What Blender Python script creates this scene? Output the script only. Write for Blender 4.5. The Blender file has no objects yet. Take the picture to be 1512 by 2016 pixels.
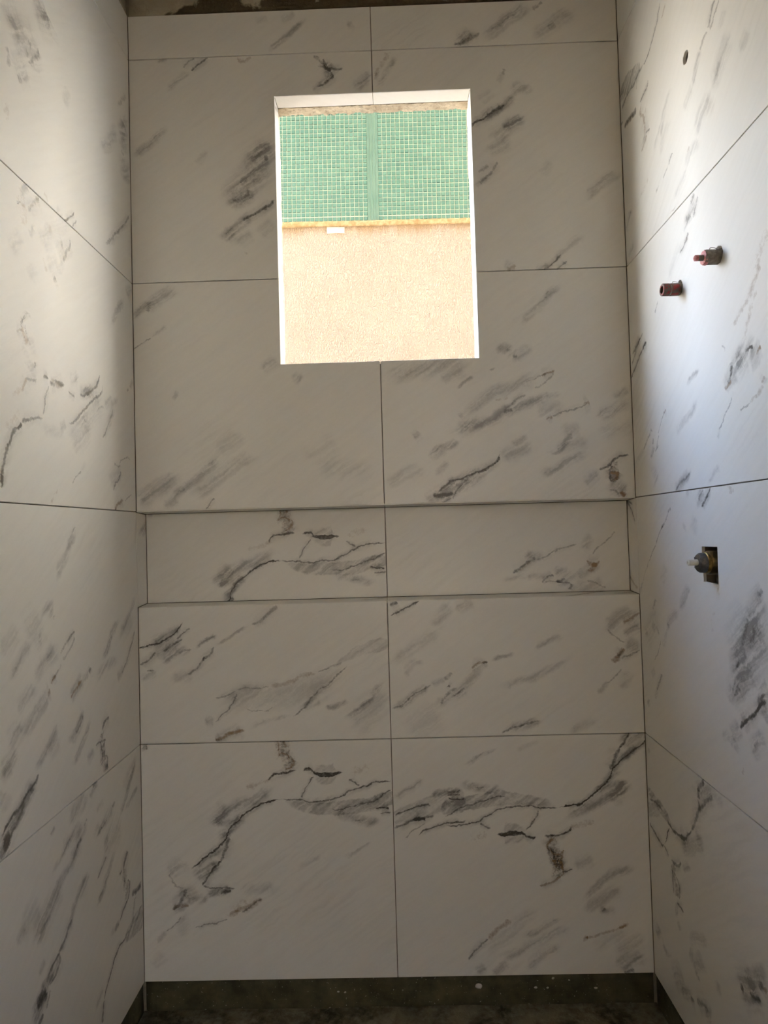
import bpy, bmesh, math, random
from mathutils import Vector, noise as mnoise
from mathutils.geometry import tessellate_polygon

# ------------------------------------------------------------------ camera, sky, exposure
SC = bpy.context.scene
COL = SC.collection
cam_data = bpy.data.cameras.new('camera')
cam = bpy.data.objects.new('camera', cam_data)
COL.objects.link(cam)
cam.location = (0.02518, -1.68581, 1.20233)
cam.rotation_euler = (1.59962, 0.02857, 0.01660)
cam_data.sensor_fit = 'VERTICAL'
cam_data.sensor_height = 24.0
cam_data.lens = 1284.457 * 24.0 / 2016.0
cam_data.clip_start = 0.01
SC.camera = cam

SKY_STRENGTH = 37.0
world = bpy.data.worlds.new('sky')
SC.world = world
world.use_nodes = True
wn = world.node_tree
wn.nodes.clear()
w_geo = wn.nodes.new('ShaderNodeTexCoord')
w_sep = wn.nodes.new('ShaderNodeSeparateXYZ')
w_ramp = wn.nodes.new('ShaderNodeValToRGB')      # hazy bright sky: warm near the horizon, blue overhead
w_bg = wn.nodes.new('ShaderNodeBackground')
w_out = wn.nodes.new('ShaderNodeOutputWorld')
cr = w_ramp.color_ramp
cr.elements[0].position = 0.0
cr.elements[0].color = (1.0, 0.92, 0.80, 1)
cr.elements[1].position = 1.0
cr.elements[1].color = (0.36, 0.58, 1.08, 1)
el2 = cr.elements.new(0.62)
el2.color = (0.50, 0.70, 1.12, 1)
el = cr.elements.new(0.35)
el.color = (0.80, 0.90, 1.06, 1)
w_bg.inputs['Strength'].default_value = SKY_STRENGTH
wn.links.new(w_geo.outputs['Generated'], w_sep.inputs[0])
wn.links.new(w_sep.outputs['Z'], w_ramp.inputs['Fac'])
wn.links.new(w_ramp.outputs[0], w_bg.inputs['Color'])
wn.links.new(w_bg.outputs[0], w_out.inputs['Surface'])

sun_data = bpy.data.lights.new('sun_offscreen', 'SUN')
sun = bpy.data.objects.new('sun_offscreen', sun_data)
COL.objects.link(sun)
sun_data.energy = 360.0
sun_data.angle = math.radians(0.6)
sun_data.color = (1.0, 0.93, 0.82)
sun.rotation_euler = Vector((-0.66, -0.37, 0.65)).to_track_quat('Z', 'Y').to_euler()   # high sun behind this house, a little to the left

SC.view_settings.view_transform = 'Standard'
SC.view_settings.look = 'None'
SC.view_settings.gamma = 1.0
SC.view_settings.use_curve_mapping = False
SC.view_settings.exposure = -0.25
SC.cycles.max_bounces = 16
SC.cycles.diffuse_bounces = 10

# ------------------------------------------------------------------ measures (metres)
XL, XR = -0.6459, 0.6466          # faces of the tiled side walls; the tiled back wall is Y = 0
ZT0, ZT1, ZT2, ZT3, ZT4, ZTOP = 0.07, 0.67, 1.27, 1.87, 2.47, 2.589
CEIL = 2.78
TT = 0.006                         # tile thickness
GAP = 0.0011                       # half a joint
WX0, WX1, WZ0, WZ1 = -0.2595, 0.2560, 1.6445, 2.3565     # window opening, faces of the lining
NZ0, NZ1, ND = 1.0215, 1.2690, 0.065                      # niche
WALL_OUT = 0.085

VEINS = {
'BL5': '''
l 3 0.85 -520,351 -485,380 -454,401 -427,430 -396,474 -360,501 -325,516 -286,521
l 3 0.5 -360,501 -325,516 -299,520
l 3 0.7 -286,521 -238,520 -204,515 -164,519 -116,535 -77,551 -38,561 -1,566
g 18 0.5 -277,517,0.2 -239,505,0.7 -187,498,0.9 -135,497,1.1 -78,502,1.1 -30,514,1 0,519,1
l 2.5 0.6 -156,494 -104,500 -56,514 -21,530 1,541
s 10 0.4 -152,482 -109,473 -66,463 -28,458
l 3 0.8 -48,497 -31,499 -9,494
l 3 0.6 -35,484 -5,485
l 2.5 0.4 -97,466 -75,465
p 20 0.7 -282,676 -274,648 -266,622 -269,592
b 3 0.5 -289,670 -287,652 -292,633 -274,639 -262,622
b 4 0.5 -274,669 -268,652
b 5 0.6 -257,630 -255,613 -271,602
l 4 0.75 -320,573 -293,590 -271,592 -249,595
b 9 0.3 -377,558 -333,567 -311,578
l 4 0.85 -230,593 -215,597 -197,588 -176,584,1.6 -150,585,1.7 -128,586
l 2.5 0.6 -200,579 -215,565 -227,544 -236,527
l 3 0.6 -111,571 -98,564 -85,555
b 12 0.22 -102,584 -76,594 -58,598
s 13 0.42 -475,459 -439,484 -413,500 -373,517 -342,529 -298,554
s 16 0.3 -430,518 -439,492 -466,463
s 9 0.4 -466,465 -413,471 -387,491
s 10 0.4 -449,424 -414,453 -378,487
l 6 0.6 -421,428 -432,398 -442,373
l 4 0.75 -442,373 -464,352 -477,327 -491,308
s 14 0.5 -516,332 -486,344 -450,369
s 9 0.4 -516,357 -476,384 -441,407
s 16 0.3 -577,337 -559,358 -529,370
l 3 0.3 -573,346 -567,320 -539,304
l 3 0.55 -491,306 -456,303 -413,300
s 9 0.5 -487,288 -452,292 -417,296
l 4 0.7 -443,290 -422,294
s 12 0.2 -400,295 -356,299 -300,302
l 6 0.55 -572,252 -553,264 -539,285 -530,300
b 7 0.6 -570,252 -553,260 -531,260
s 10 0.4 -539,272 -509,276 -474,278
s 14 0.3 -556,298 -521,293 -504,289
b 8 0.55 -427,232 -401,244 -379,252 -340,272
l 3 0.5 -392,238 -375,252 -340,272
b 14 0.25 -418,245 -383,269
l 2.5 0.45 -512,202 -488,210 -458,216 -427,224
l 2.5 0.4 -587,193 -567,211 -547,232
s 7 0.2 -611,168 -587,193
s 14 0.15 -540,238 -545,179
s 4 0.35 -134,373 -94,389 -55,412
s 6 0.15 -247,352 -181,380
s 12 0.15 -625,108 -590,142
s 14 0.4 -643,667 -628,664
l 3 0.6 -632,667 -630,658
''',
'BR5': '''
s 9 0.3 4,517 40,542 84,567
g 24 0.32 7,466 60,486 125,506 177,518
l 3 0.7 3,475 29,485 56,493 95,498
l 4 0.55 2,445 37,457 72,469 107,474
l 6 0.6 50,465 81,469
l 3 0.7 62,424 102,445 141,452 184,458
l 2.5 0.4 27,419 54,439 80,456
s 8 0.45 91,519 139,531 178,539
l 3 0.5 139,531 169,535
s 4 0.35 184,603 228,623 272,641
p 17 0.65 400,385 412,347 406,313
b 4 0.6 399,356 424,343 419,313 389,299 367,293
l 2.5 0.6 424,328 450,330
s 16 0.2 454,338 506,358
s 9 0.35 464,253 503,282 547,315 616,334
s 14 0.3 471,228 524,256 576,285
l 4 0.5 520,225 529,233
s 9 0.25 510,227 557,226
s 7 0.35 311,165 354,179 398,204 420,216
s 16 0.2 224,119 264,160 312,201 365,234
b 9 0.5 232,165 256,187 287,206
l 3 0.55 179,111 199,136 230,165
s 11 0.3 250,110 301,126 354,154 449,190
s 13 0.3 325,83 370,124 417,145
s 9 0.3 236,76 283,101
s 11 0.3 201,77 224,98
b 8 0.5 471,157 484,161
b 5 0.4 477,160 525,172 581,192
b 7 0.4 559,186 585,196
s 16 0.4 551,83 590,104 628,111
l 5 0.5 567,71 593,76
s 18 0.2 548,125 626,158
s 14 0.15 489,131 584,179
''',
'BL4': '''
l 3 0.9 -643,919 -610,926 -574,939 -548,957 -530,977
s 11 0.45 -614,933 -583,945 -534,966
l 4 0.6 -644,873 -619,890 -601,907
l 4 0.65 -584,910 -557,925 -533,935
l 3 0.5 -548,936 -512,963
s 16 0.35 -610,902 -539,927
s 10 0.45 -593,880 -549,899 -509,913
l 4 0.4 -544,901 -509,911
s 6 0.5 -500,915 -473,934 -440,945
l 4 0.5 -524,842 -501,858 -474,884 -450,916
l 6 0.4 -479,880 -470,888
s 4 0.3 -443,920 -407,943 -358,970
l 6 0.45 -354,974 -330,982 -301,1003 -283,1016
l 3 0.5 -624,861 -611,862
s 9 0.3 -642,838 -598,854
s 14 0.2 -563,836 -506,839
l 3 0.45 -388,806 -336,807 -310,810
b 8 0.4 -305,810 -266,820 -213,838 -191,842
l 3 0.4 -186,844 -156,854 -116,868
g 15 0.35 -134,860,0.4 -80,893,1 -37,907,1.2 3,908,1.2
s 32 0.22 -455,768 -389,784 -301,786 -214,801 -125,855
l 2.5 0.55 -452,721 -438,738 -411,759 -398,780 -393,797
l 3 0.45 -452,786 -437,787 -415,793 -393,802
s 11 0.35 -478,726 -456,727
l 2.5 0.35 -372,756 -337,748 -302,758
l 3 0.5 -250,733 -219,756 -197,784 -161,813 -125,842 -105,857
s 9 0.3 -224,754 -180,775
b 6 0.75 -450,675 -435,682 -408,694 -373,704
l 5 0.5 -448,675 -435,679
s 6 0.3 -369,702 -320,722 -268,732 -250,733
s 6 0.4 -171,753 -136,759 -101,769
s 7 0.45 -124,717 -85,742 -53,767 -40,793 -9,818
s 32 0.2 -95,691 -41,758 3,783
''',
'BR4': '''
l 2.5 0.75 9,982 36,994 67,1013 84,1020
l 6 0.6 10,1008 28,1018
s 16 0.25 113,949 140,979 162,1013
s 14 0.25 175,991 228,1017
s 14 0.25 6,861 50,890 86,915 138,940
s 9 0.25 39,825 58,855 88,867
l 3 0.5 7,749 38,761 73,784 108,804
s 10 0.3 7,749 38,761 73,784 108,804
l 6 0.4 139,816 157,835
s 7 0.3 108,806 143,819
l 5 0.4 133,758 146,780 169,796
l 4 0.5 159,775 190,792
l 4 0.6 147,801 154,798
s 12 0.28 106,746 177,788 222,834 249,855
b 5 0.6 213,843 227,855 251,858
l 4 0.5 240,855 252,859
s 5 0.35 262,861 292,871 325,881
s 7 0.3 371,890 410,907 454,916
s 9 0.28 272,790 316,806 364,817 408,833 447,850 470,888
s 34 0.14 36,692 132,737
l 4 0.5 281,673 303,684 342,696 382,710
s 10 0.3 303,686 390,709
s 9 0.2 449,678 493,694 532,710
b 5 0.6 604,949 628,964 646,972
s 20 0.35 554,933 571,946 594,962 641,970
l 3 0.4 562,937 575,920 591,906 608,902
s 13 0.4 609,914 623,931 647,944
b 9 0.75 568,851 585,863 603,884
l 6 0.5 585,863 601,878
l 3 0.5 594,859 624,871 642,879
s 16 0.35 604,893 642,892
l 3 0.4 557,795 579,816 593,835
s 6 0.25 530,770 561,800
s 14 0.2 610,828 591,777
''',
'BN_R': '''
l 4 0.55 336,1083 359,1095 382,1108 401,1121
s 12 0.35 369,1126 401,1121 419,1129
b 5 0.4 355,1090 387,1108
l 3 0.45 400,1112 423,1120 446,1135 474,1142 510,1152
s 12 0.25 527,1131 547,1180
l 3 0.4 549,1121 568,1143 596,1165 612,1185
b 7 0.65 535,1103 553,1096 573,1102
b 8 0.6 541,1076 553,1089 562,1098
s 12 0.4 507,1068 534,1081 553,1094
l 4 0.6 412,1053 426,1064 444,1069
l 5 0.55 452,1054 475,1062
l 2.5 0.45 421,1053 452,1054 493,1051
l 6 0.65 495,1048 483,1031
s 9 0.35 444,1079 485,1082
s 12 0.3 466,1065 512,1073
l 3 0.35 533,1054 560,1044 577,1035
s 20 0.2 501,1037 578,1042
s 9 0.25 372,1076 399,1071 426,1066
s 7 0.2 300,1060 345,1068 381,1076
''',
'BL2': '''
s 14 0.4 -613,1791 -585,1821 -563,1838 -527,1855
l 6 0.4 -608,1793 -599,1801
s 9 0.4 -644,1774 -621,1804 -594,1817
l 3 0.4 -646,1698 -623,1713 -596,1727
s 5 0.25 -596,1727 -555,1757
s 20 0.38 -640,1276 -617,1310 -572,1335 -527,1361
s 10 0.42 -564,1291 -519,1325 -474,1359 -443,1389 -420,1415
l 4 0.25 -533,1317 -515,1325
s 16 0.28 -511,1303 -475,1319 -430,1358 -376,1391 -323,1407
l 3 0.5 -467,1271 -454,1288 -440,1301
s 11 0.3 -573,1283 -533,1299
s 22 0.15 -429,1419 -370,1466
s 14 0.25 -309,1633 -268,1658
s 12 0.25 -230,1613 -203,1601
s 28 0.1 -200,1395 -151,1407 -128,1450
s 22 0.12 -174,1368 -86,1365 -20,1363
s 9 0.2 -543,1573 -530,1568
''',
'BR2': '''
s 9 0.4 368,1722 387,1748 414,1773 437,1799 478,1833
l 4 0.25 430,1793 442,1812
s 12 0.45 301,1668 331,1665 348,1647
l 5 0.4 331,1665 340,1661
l 5 0.5 346,1647 356,1644
s 12 0.3 348,1638 375,1659 393,1672
s 22 0.3 4,1587 53,1612 106,1619 150,1627 242,1628
s 12 0.25 153,1591 207,1603 224,1607
s 5 0.4 197,1566 241,1597
l 4 0.35 281,1609 297,1615
b 4 0.6 416,1594 434,1600 452,1605
l 3 0.4 416,1594 434,1599
l 4 0.35 450,1604 443,1591 416,1570 398,1561
l 3 0.3 379,1575 399,1588 416,1594
s 16 0.36 199,1493 239,1514 293,1552 372,1575 417,1600
l 4 0.45 335,1519 353,1532 371,1540
b 5 0.25 296,1529 327,1537
s 9 0.3 199,1493 210,1501
s 12 0.46 166,1445 220,1466 273,1477 317,1502 344,1510 414,1530 467,1544
l 5 0.45 317,1502 339,1506
s 20 0.22 193,1458 264,1473
s 11 0.3 79,1439 99,1452
s 9 0.48 117,1403 152,1415 205,1426
s 9 0.25 112,1394 165,1401
s 9 0.25 137,1341 169,1375
s 14 0.2 5,1318 67,1352 111,1359
l 4 0.8 140,1297 162,1318 193,1328 220,1338 255,1352 286,1369 305,1393
s 18 0.55 131,1284 184,1313 224,1329 268,1354
l 7 0.9 127,1291 153,1292 175,1296
s 14 0.4 109,1276 135,1292
l 3 0.55 174,1278 197,1313 224,1329
l 3 0.5 144,1270 170,1281
s 14 0.28 304,1380 335,1392 371,1408 384,1421
s 8 0.3 332,1414 372,1439
b 4 0.6 428,1479 443,1485
l 3 0.45 443,1487 479,1499 514,1507 531,1515
b 7 0.5 523,1514 536,1517
s 14 0.22 400,1491 431,1507 475,1510
s 7 0.25 423,1539 463,1544
s 7 0.48 422,1391 462,1405 480,1427 486,1453
l 3 0.35 449,1401 480,1420
s 16 0.25 444,1397 532,1421
s 16 0.2 464,1449 516,1452
s 11 0.36 394,1340 443,1349 483,1370 535,1390
s 14 0.38 552,1482 596,1498 649,1522
s 11 0.25 593,1533 642,1549
s 22 0.15 559,1433 647,1465
l 4 0.7 555,1341 573,1347 587,1362 609,1375 635,1378
p 16 0.85 591,1362 594,1336 598,1316
b 5 0.7 586,1336 607,1337 598,1318
l 4 0.6 588,1353 585,1332 591,1316
s 18 0.4 575,1297 597,1301 627,1278
b 8 0.85 610,1287 619,1277
l 4 0.4 580,1297 597,1288 605,1274
s 14 0.3 511,1312 555,1337
''',
'BL1': '''
l 3.5 0.65 -481,2434 -465,2449 -433,2471
l 3.5 0.45 -502,2444 -488,2455 -469,2470
s 9 0.28 -543,2377 -516,2408 -484,2438
s 9 0.3 -569,2467 -542,2471
b 9 0.4 -357,2465 -344,2458 -321,2466
l 5 0.6 -128,2451 -120,2433 -107,2419 -112,2396 -143,2379
l 4 0.6 -129,2429 -98,2423 -80,2427
l 4 0.4 -155,2462 -137,2447 -120,2428
p 18 0.5 -133,2438 -115,2428 -116,2392
s 9 0.3 -157,2366 -125,2387
s 12 0.32 -50,2366 -4,2414
s 9 0.3 -36,2370 -5,2392
s 10 0.38 -641,2207 -600,2238 -568,2264 -541,2285
s 9 0.15 -466,2182 -439,2222
s 34 0.4 -393,2066 -356,2110 -328,2146 -305,2185 -259,2247
l 6 0.35 -314,2190 -295,2212 -272,2234
l 6 0.5 -291,2192 -280,2194
s 18 0.3 -323,2177 -277,2234
l 8 0.5 -374,2079 -347,2092 -329,2109
s 14 0.38 -393,2062 -347,2083 -311,2113
s 9 0.4 -355,2128 -337,2141
s 38 0.15 -337,2137 -270,2161
l 5 0.7 -349,2024 -322,2044 -294,2058 -263,2080
s 14 0.45 -421,1991 -385,1994 -358,2016 -322,2041
s 20 0.25 -394,1990 -372,1998
s 20 0.16 -309,1991 -269,2021
l 6 0.25 -348,1945 -338,1937
s 14 0.2 -368,1966 -323,1992
''',
'BL0': '''
s 7 0.4 -276,2476 -239,2506 -202,2537 -166,2567
s 9 0.2 -310,2560 -274,2567
s 9 0.2 -242,2561 -201,2578
s 9 0.25 -63,2540 -45,2542
''',
'BR0': '''
l 7 0.6 222,2476 249,2484 285,2503
s 16 0.35 231,2487 267,2508
s 16 0.38 285,2485 330,2515 376,2549 430,2574
l 4 0.3 312,2511 357,2536 385,2558
l 6 0.4 429,2563 452,2580
s 18 0.28 427,2479 463,2514 491,2535 536,2561
s 10 0.3 468,2518 486,2526
''',
'BR1': '''
b 9 0.3 6,2400 24,2432 48,2463
s 8 0.35 14,2368 32,2399 65,2453
s 11 0.3 6,2405 19,2400
l 4.5 0.75 259,2259 282,2276 314,2293 345,2312
s 12 0.42 278,2276 350,2314 377,2340
s 14 0.35 360,2345 382,2353 422,2347
l 6 0.3 344,2391 349,2405
s 7 0.2 330,2374 348,2396
s 14 0.15 279,2326 316,2352
s 12 0.5 338,2238 361,2259 397,2280
l 4 0.35 339,2242 361,2257
s 18 0.28 298,2217 338,2238 393,2276
s 16 0.3 292,2185 328,2197 360,2219
l 6 0.4 273,2136 296,2151
l 6 0.45 277,2105 304,2135 320,2157
s 9 0.25 263,2096 299,2122
s 12 0.3 544,2054 589,2093 639,2127
s 11 0.12 440,2117 459,2156
l 3 0.65 432,1871 454,1885 479,1909
l 3 0.5 469,1872 494,1891
s 12 0.2 459,1892 504,1931 540,1960
s 9 0.25 405,1872 450,1883
b 9 0.4 339,1874 357,1878
s 11 0.2 331,1888 353,1873
''',
'L1': '''
s 40 0.25 -553,2127 -531,2147 -503,2183
s 35 0.3 -459,2232 -412,2262 -418,2234
l 10 0.35 -425,2247 -409,2263
s 20 0.3 -535,2141 -526,2159
s 40 0.22 -527,2116 -480,2143 -450,2186
l 8 0.5 -479,2149 -472,2149
l 7 0.45 -474,2109 -461,2130 -448,2156 -445,2167
l 10 0.35 -546,2057 -541,2074 -549,2088
l 8 0.3 -482,2129 -487,2119
s 25 0.2 -528,2068 -486,2098
l 9 0.4 -517,2058 -506,2064
s 12 0.2 -501,2068 -486,2095
s 12 0.15 -343,2119 -327,2164
b 12 0.18 -560,1955 -547,1987
s 15 0.25 -185,2122 -122,2178 -79,2240
s 18 0.3 -62,2228 -34,2272 -46,2194
l 6 0.3 -55,2196 -38,2188
s 30 0.3 -38,2184 -23,2126
l 8 0.3 -72,2299 -45,2332 -22,2362
s 20 0.25 -42,2289 -16,2279
l 5 0.4 -155,1910 -115,1942 -63,1991 -8,2051
s 12 0.25 -155,1910 -115,1942 -63,1991 -8,2051
l 3 0.75 -350,1871 -325,1892 -310,1910
l 3 0.5 -320,1873 -298,1896
b 12 0.25 -432,1885 -416,1879
s 10 0.2 -384,1878 -356,1874
''',
'L2': '''
s 8 0.45 -511,1855 -487,1870
l 5 0.4 -521,1817 -523,1819 -512,1828
p 14 0.5 -508,1854 -503,1843 -515,1823
b 14 0.28 -506,1828 -500,1810 -504,1788
l 6 0.5 -485,1821 -479,1833 -466,1850 -449,1867
l 7 0.5 -462,1862 -449,1871
s 8 0.35 -486,1779 -473,1795 -479,1799
s 14 0.25 -548,1721 -528,1746 -510,1768
s 16 0.3 -448,1778 -414,1812 -407,1834
b 6 0.3 -414,1816 -405,1833
s 30 0.15 -407,1815 -357,1838 -326,1853
l 7 0.45 -366,1812 -359,1818
l 5 0.55 -358,1780 -343,1806 -332,1824 -330,1835
s 14 0.25 -380,1784 -357,1813
l 6 0.5 -399,1727 -387,1735
s 8 0.3 -381,1750 -358,1780
b 8 0.3 -439,1754 -430,1743 -426,1732
s 25 0.2 -423,1750 -380,1769
s 15 0.15 -482,1694 -469,1726
s 8 0.3 -136,1718 -98,1764 -53,1807
s 14 0.3 -35,1821 -5,1856
l 4 0.6 -531,1582 -514,1589
p 10 0.6 -511,1590 -514,1603 -499,1621 -483,1626
l 4 0.4 -514,1601 -499,1622
p 16 0.6 -511,1598 -505,1586 -499,1575 -497,1566
b 7 0.35 -514,1592 -502,1580 -497,1568
s 10 0.25 -487,1588 -481,1567 -478,1548
l 3 0.6 -477,1537 -474,1531 -474,1524
s 14 0.25 -492,1516 -482,1533
s 10 0.2 -506,1540 -500,1556
l 4 0.5 -497,1499 -479,1502 -469,1508
b 5 0.5 -514,1473 -505,1487 -497,1499
b 10 0.25 -546,1462 -517,1477
b 10 0.2 -567,1400 -544,1417 -521,1437
l 4 0.7 -444,1517 -436,1520 -426,1519
l 6 0.6 -419,1510 -405,1511 -394,1521 -379,1522 -364,1523
p 9 0.8 -412,1515 -394,1517 -375,1521
l 4 0.5 -379,1515 -368,1521
s 12 0.25 -340,1537 -307,1543 -319,1556
l 3 0.6 -423,1505 -433,1486 -439,1463 -446,1445
l 5 0.7 -584,1299 -577,1335 -565,1361 -551,1385 -530,1405 -515,1416
l 4 0.65 -515,1416 -487,1429 -448,1437
b 4 0.4 -568,1359 -551,1383
l 4 0.5 -532,1403 -517,1415
l 4 0.5 -585,1319 -581,1309 -585,1296
l 4 0.55 -345,1512 -339,1510 -321,1505
l 4.5 0.7 -296,1517 -265,1524 -238,1538 -214,1558 -199,1577
s 12 0.35 -300,1514 -261,1531 -229,1542
l 4 0.5 -265,1522 -252,1535
l 4 0.65 -347,1443 -318,1454 -293,1472 -271,1489 -248,1508 -206,1531 -185,1560
s 12 0.3 -248,1508 -206,1529
s 10 0.3 -381,1430 -358,1439
s 20 0.25 -298,1441 -249,1470 -182,1510
l 5 0.35 -212,1493 -187,1509 -177,1506
s 10 0.35 -177,1513 -130,1540
l 4 0.5 -190,1438 -169,1461 -153,1482 -131,1515
s 10 0.25 -164,1464 -126,1523 -98,1547
s 30 0.25 -351,1421 -311,1419 -277,1440 -249,1470
l 4 0.4 -278,1460 -268,1459
s 10 0.15 -455,1422 -421,1416 -382,1418 -359,1414
l 3 0.4 -335,1317 -314,1336 -297,1352
s 4 0.2 -297,1352 -275,1372
b 5 0.22 -421,1277 -392,1305
l 3.5 0.5 -134,1315 -122,1336 -106,1346 -91,1369
l 4 0.4 -90,1385 -104,1380 -131,1382
l 3.5 0.4 -99,1382 -82,1400 -29,1403
s 25 0.15 -154,1329 -93,1380
b 6 0.65 -127,1273 -119,1282 -80,1299
l 5 0.5 -127,1273 -119,1279
l 3 0.4 -69,1298 -27,1316
l 5 0.4 -46,1572 -37,1579
s 8 0.3 -28,1586 -2,1611
''',
'L3': '''
s 10 0.32 -405,1117 -393,1142 -362,1171 -346,1200 -321,1232
l 4 0.3 -346,1198 -337,1218 -321,1230
s 14 0.3 -462,1071 -428,1069 -418,1049
l 6 0.3 -419,1050 -412,1046
s 40 0.16 -505,1024 -462,1058
s 12 0.3 -473,1019 -460,1019
l 4 0.55 -367,996 -352,1003 -337,1009
l 4 0.35 -391,979 -367,996
l 5 0.35 -383,964 -356,977 -336,998
s 15 0.2 -447,982 -419,988
s 12 0.3 -565,965 -536,987 -511,1005 -492,1014
l 5 0.25 -547,978 -527,992
s 18 0.2 -591,1019 -563,1031 -534,1043
s 16 0.3 -488,943 -461,967 -398,992
b 5 0.6 -424,930 -414,937
l 4 0.35 -424,928 -391,956
l 6 0.5 -275,914 -266,923
b 5 0.55 -322,901 -306,907
s 6 0.25 -306,907 -275,914
s 12 0.3 -245,889 -211,907 -124,916
s 10 0.4 -215,929 -180,953 -153,984 -109,1012
l 4 0.25 -190,937 -154,973
s 8 0.3 -116,978 -70,1004 -14,1055
l 4 0.3 -99,983 -70,1000
l 4 0.5 -109,874 -80,898 -50,930 -21,966
s 12 0.3 -131,868 -92,887
s 20 0.15 -122,961 -29,1001
s 14 0.3 -542,897 -511,925 -479,931
s 14 0.42 -537,870 -506,869 -473,888 -432,910
b 7 0.55 -442,906 -432,911
b 4 0.5 -428,924 -415,935
s 22 0.3 -572,854 -543,872 -525,878
s 14 0.42 -595,816 -567,826 -546,837
s 12 0.2 -592,804 -559,813
b 4 0.65 -353,881 -341,890 -311,903
s 14 0.25 -357,880 -294,908
s 8 0.42 -492,781 -462,798 -430,821 -404,843
l 3 0.25 -419,831 -402,844
s 20 0.25 -442,801 -398,816
l 4 0.5 -335,803 -314,818 -305,832
s 12 0.38 -368,791 -335,803 -300,851
s 8 0.42 -361,748 -337,751 -307,774 -270,816
s 8 0.2 -286,736 -258,748
l 5 0.75 -591,710 -575,722 -554,732 -531,740 -518,752 -496,759 -476,771
l 6 0.6 -581,681 -555,709 -540,722 -526,733 -525,741
s 14 0.45 -597,689 -581,701 -534,726 -483,765
l 12 0.9 -586,695 -569,699
s 22 0.6 -597,681 -575,692
l 6 0.5 -503,751 -495,755
l 6 0.6 -215,772 -202,784 -179,790
p 10 0.8 -220,757 -210,771
l 4 0.6 -247,748 -230,751 -201,746
p 14 0.8 -216,742 -212,719 -208,696 -199,675
l 3 0.5 -225,754 -219,730 -212,708 -227,696
l 3 0.45 -198,748 -207,726 -193,699 -191,681
l 5 0.6 -198,690 -191,677
s 8 0.2 -254,744 -286,720
s 20 0.2 -596,753 -579,778
''',
'L4': '''
l 5 0.5 -261,665 -242,670
s 6 0.35 -280,645 -243,666
s 20 0.25 -372,638 -331,654 -289,653
l 4 0.3 -308,598 -295,608
s 14 0.36 -404,585 -373,600 -308,604
l 7 0.5 -338,572 -319,577
s 10 0.36 -367,558 -330,576 -290,602
s 5 0.3 -439,635 -421,654
l 4 0.5 -242,551 -227,557 -198,568
s 12 0.3 -265,558 -207,570 -156,588
l 5 0.4 -166,581 -153,586
s 8 0.2 -249,609 -211,615
s 8 0.36 -141,541 -95,575 -65,610 -33,651
s 6 0.36 -102,549 -73,554 -17,572
s 16 0.25 -112,593 -26,652
s 35 0.2 -220,506 -174,518 -121,504
s 8 0.3 -434,561 -426,572 -389,585 -353,607
s 10 0.42 -428,521 -398,539 -359,551 -321,572
s 22 0.42 -500,478 -473,488 -435,513 -398,530
l 6 0.3 -480,482 -457,489 -435,498
s 25 0.22 -536,514 -514,530 -476,529
s 12 0.2 -551,507 -526,525
l 6 0.6 -416,405 -394,418 -378,431 -362,441
s 8 0.36 -378,428 -354,456 -324,482 -294,498
l 5 0.6 -459,384 -438,397 -416,405
l 6 0.5 -446,368 -421,382 -415,402
s 10 0.42 -479,377 -431,383
l 14 0.85 -493,360 -476,364 -460,363
s 18 0.55 -509,344 -486,357 -453,362
l 6 0.6 -487,328 -471,333
l 4 0.4 -460,335 -446,357
s 8 0.2 -488,410 -465,427
s 16 0.2 -325,455 -294,494
l 4 0.5 -245,461 -221,474 -200,489
s 8 0.42 -266,407 -232,416 -202,443 -154,480
l 3 0.35 -247,413 -223,421
s 14 0.3 -219,514 -194,517
l 7 0.65 -119,413 -107,430 -92,443
p 14 0.8 -114,412 -109,385 -99,361 -100,334
l 4 0.55 -138,412 -125,416
l 4 0.4 -114,394 -118,362
l 5 0.6 -92,376 -82,345 -106,328
l 4 0.65 -137,305 -117,321 -94,328
s 6 0.3 -167,300 -140,307
l 9 0.75 -65,329 -41,323 -10,318
l 3.5 0.45 -42,311 -54,299 -68,257
g 22 0.6 -109,249,0.5 -74,247,1 -38,245,1.3 -7,241,1.3
l 4 0.4 -109,252 -80,253 -6,255
l 4 0.75 -222,185 -206,208 -185,224 -158,244 -120,250 -103,248
l 5 0.6 -237,144 -232,161 -222,185
s 8 0.32 -268,197 -230,216
s 8 0.2 -192,303 -135,303
''',
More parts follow.
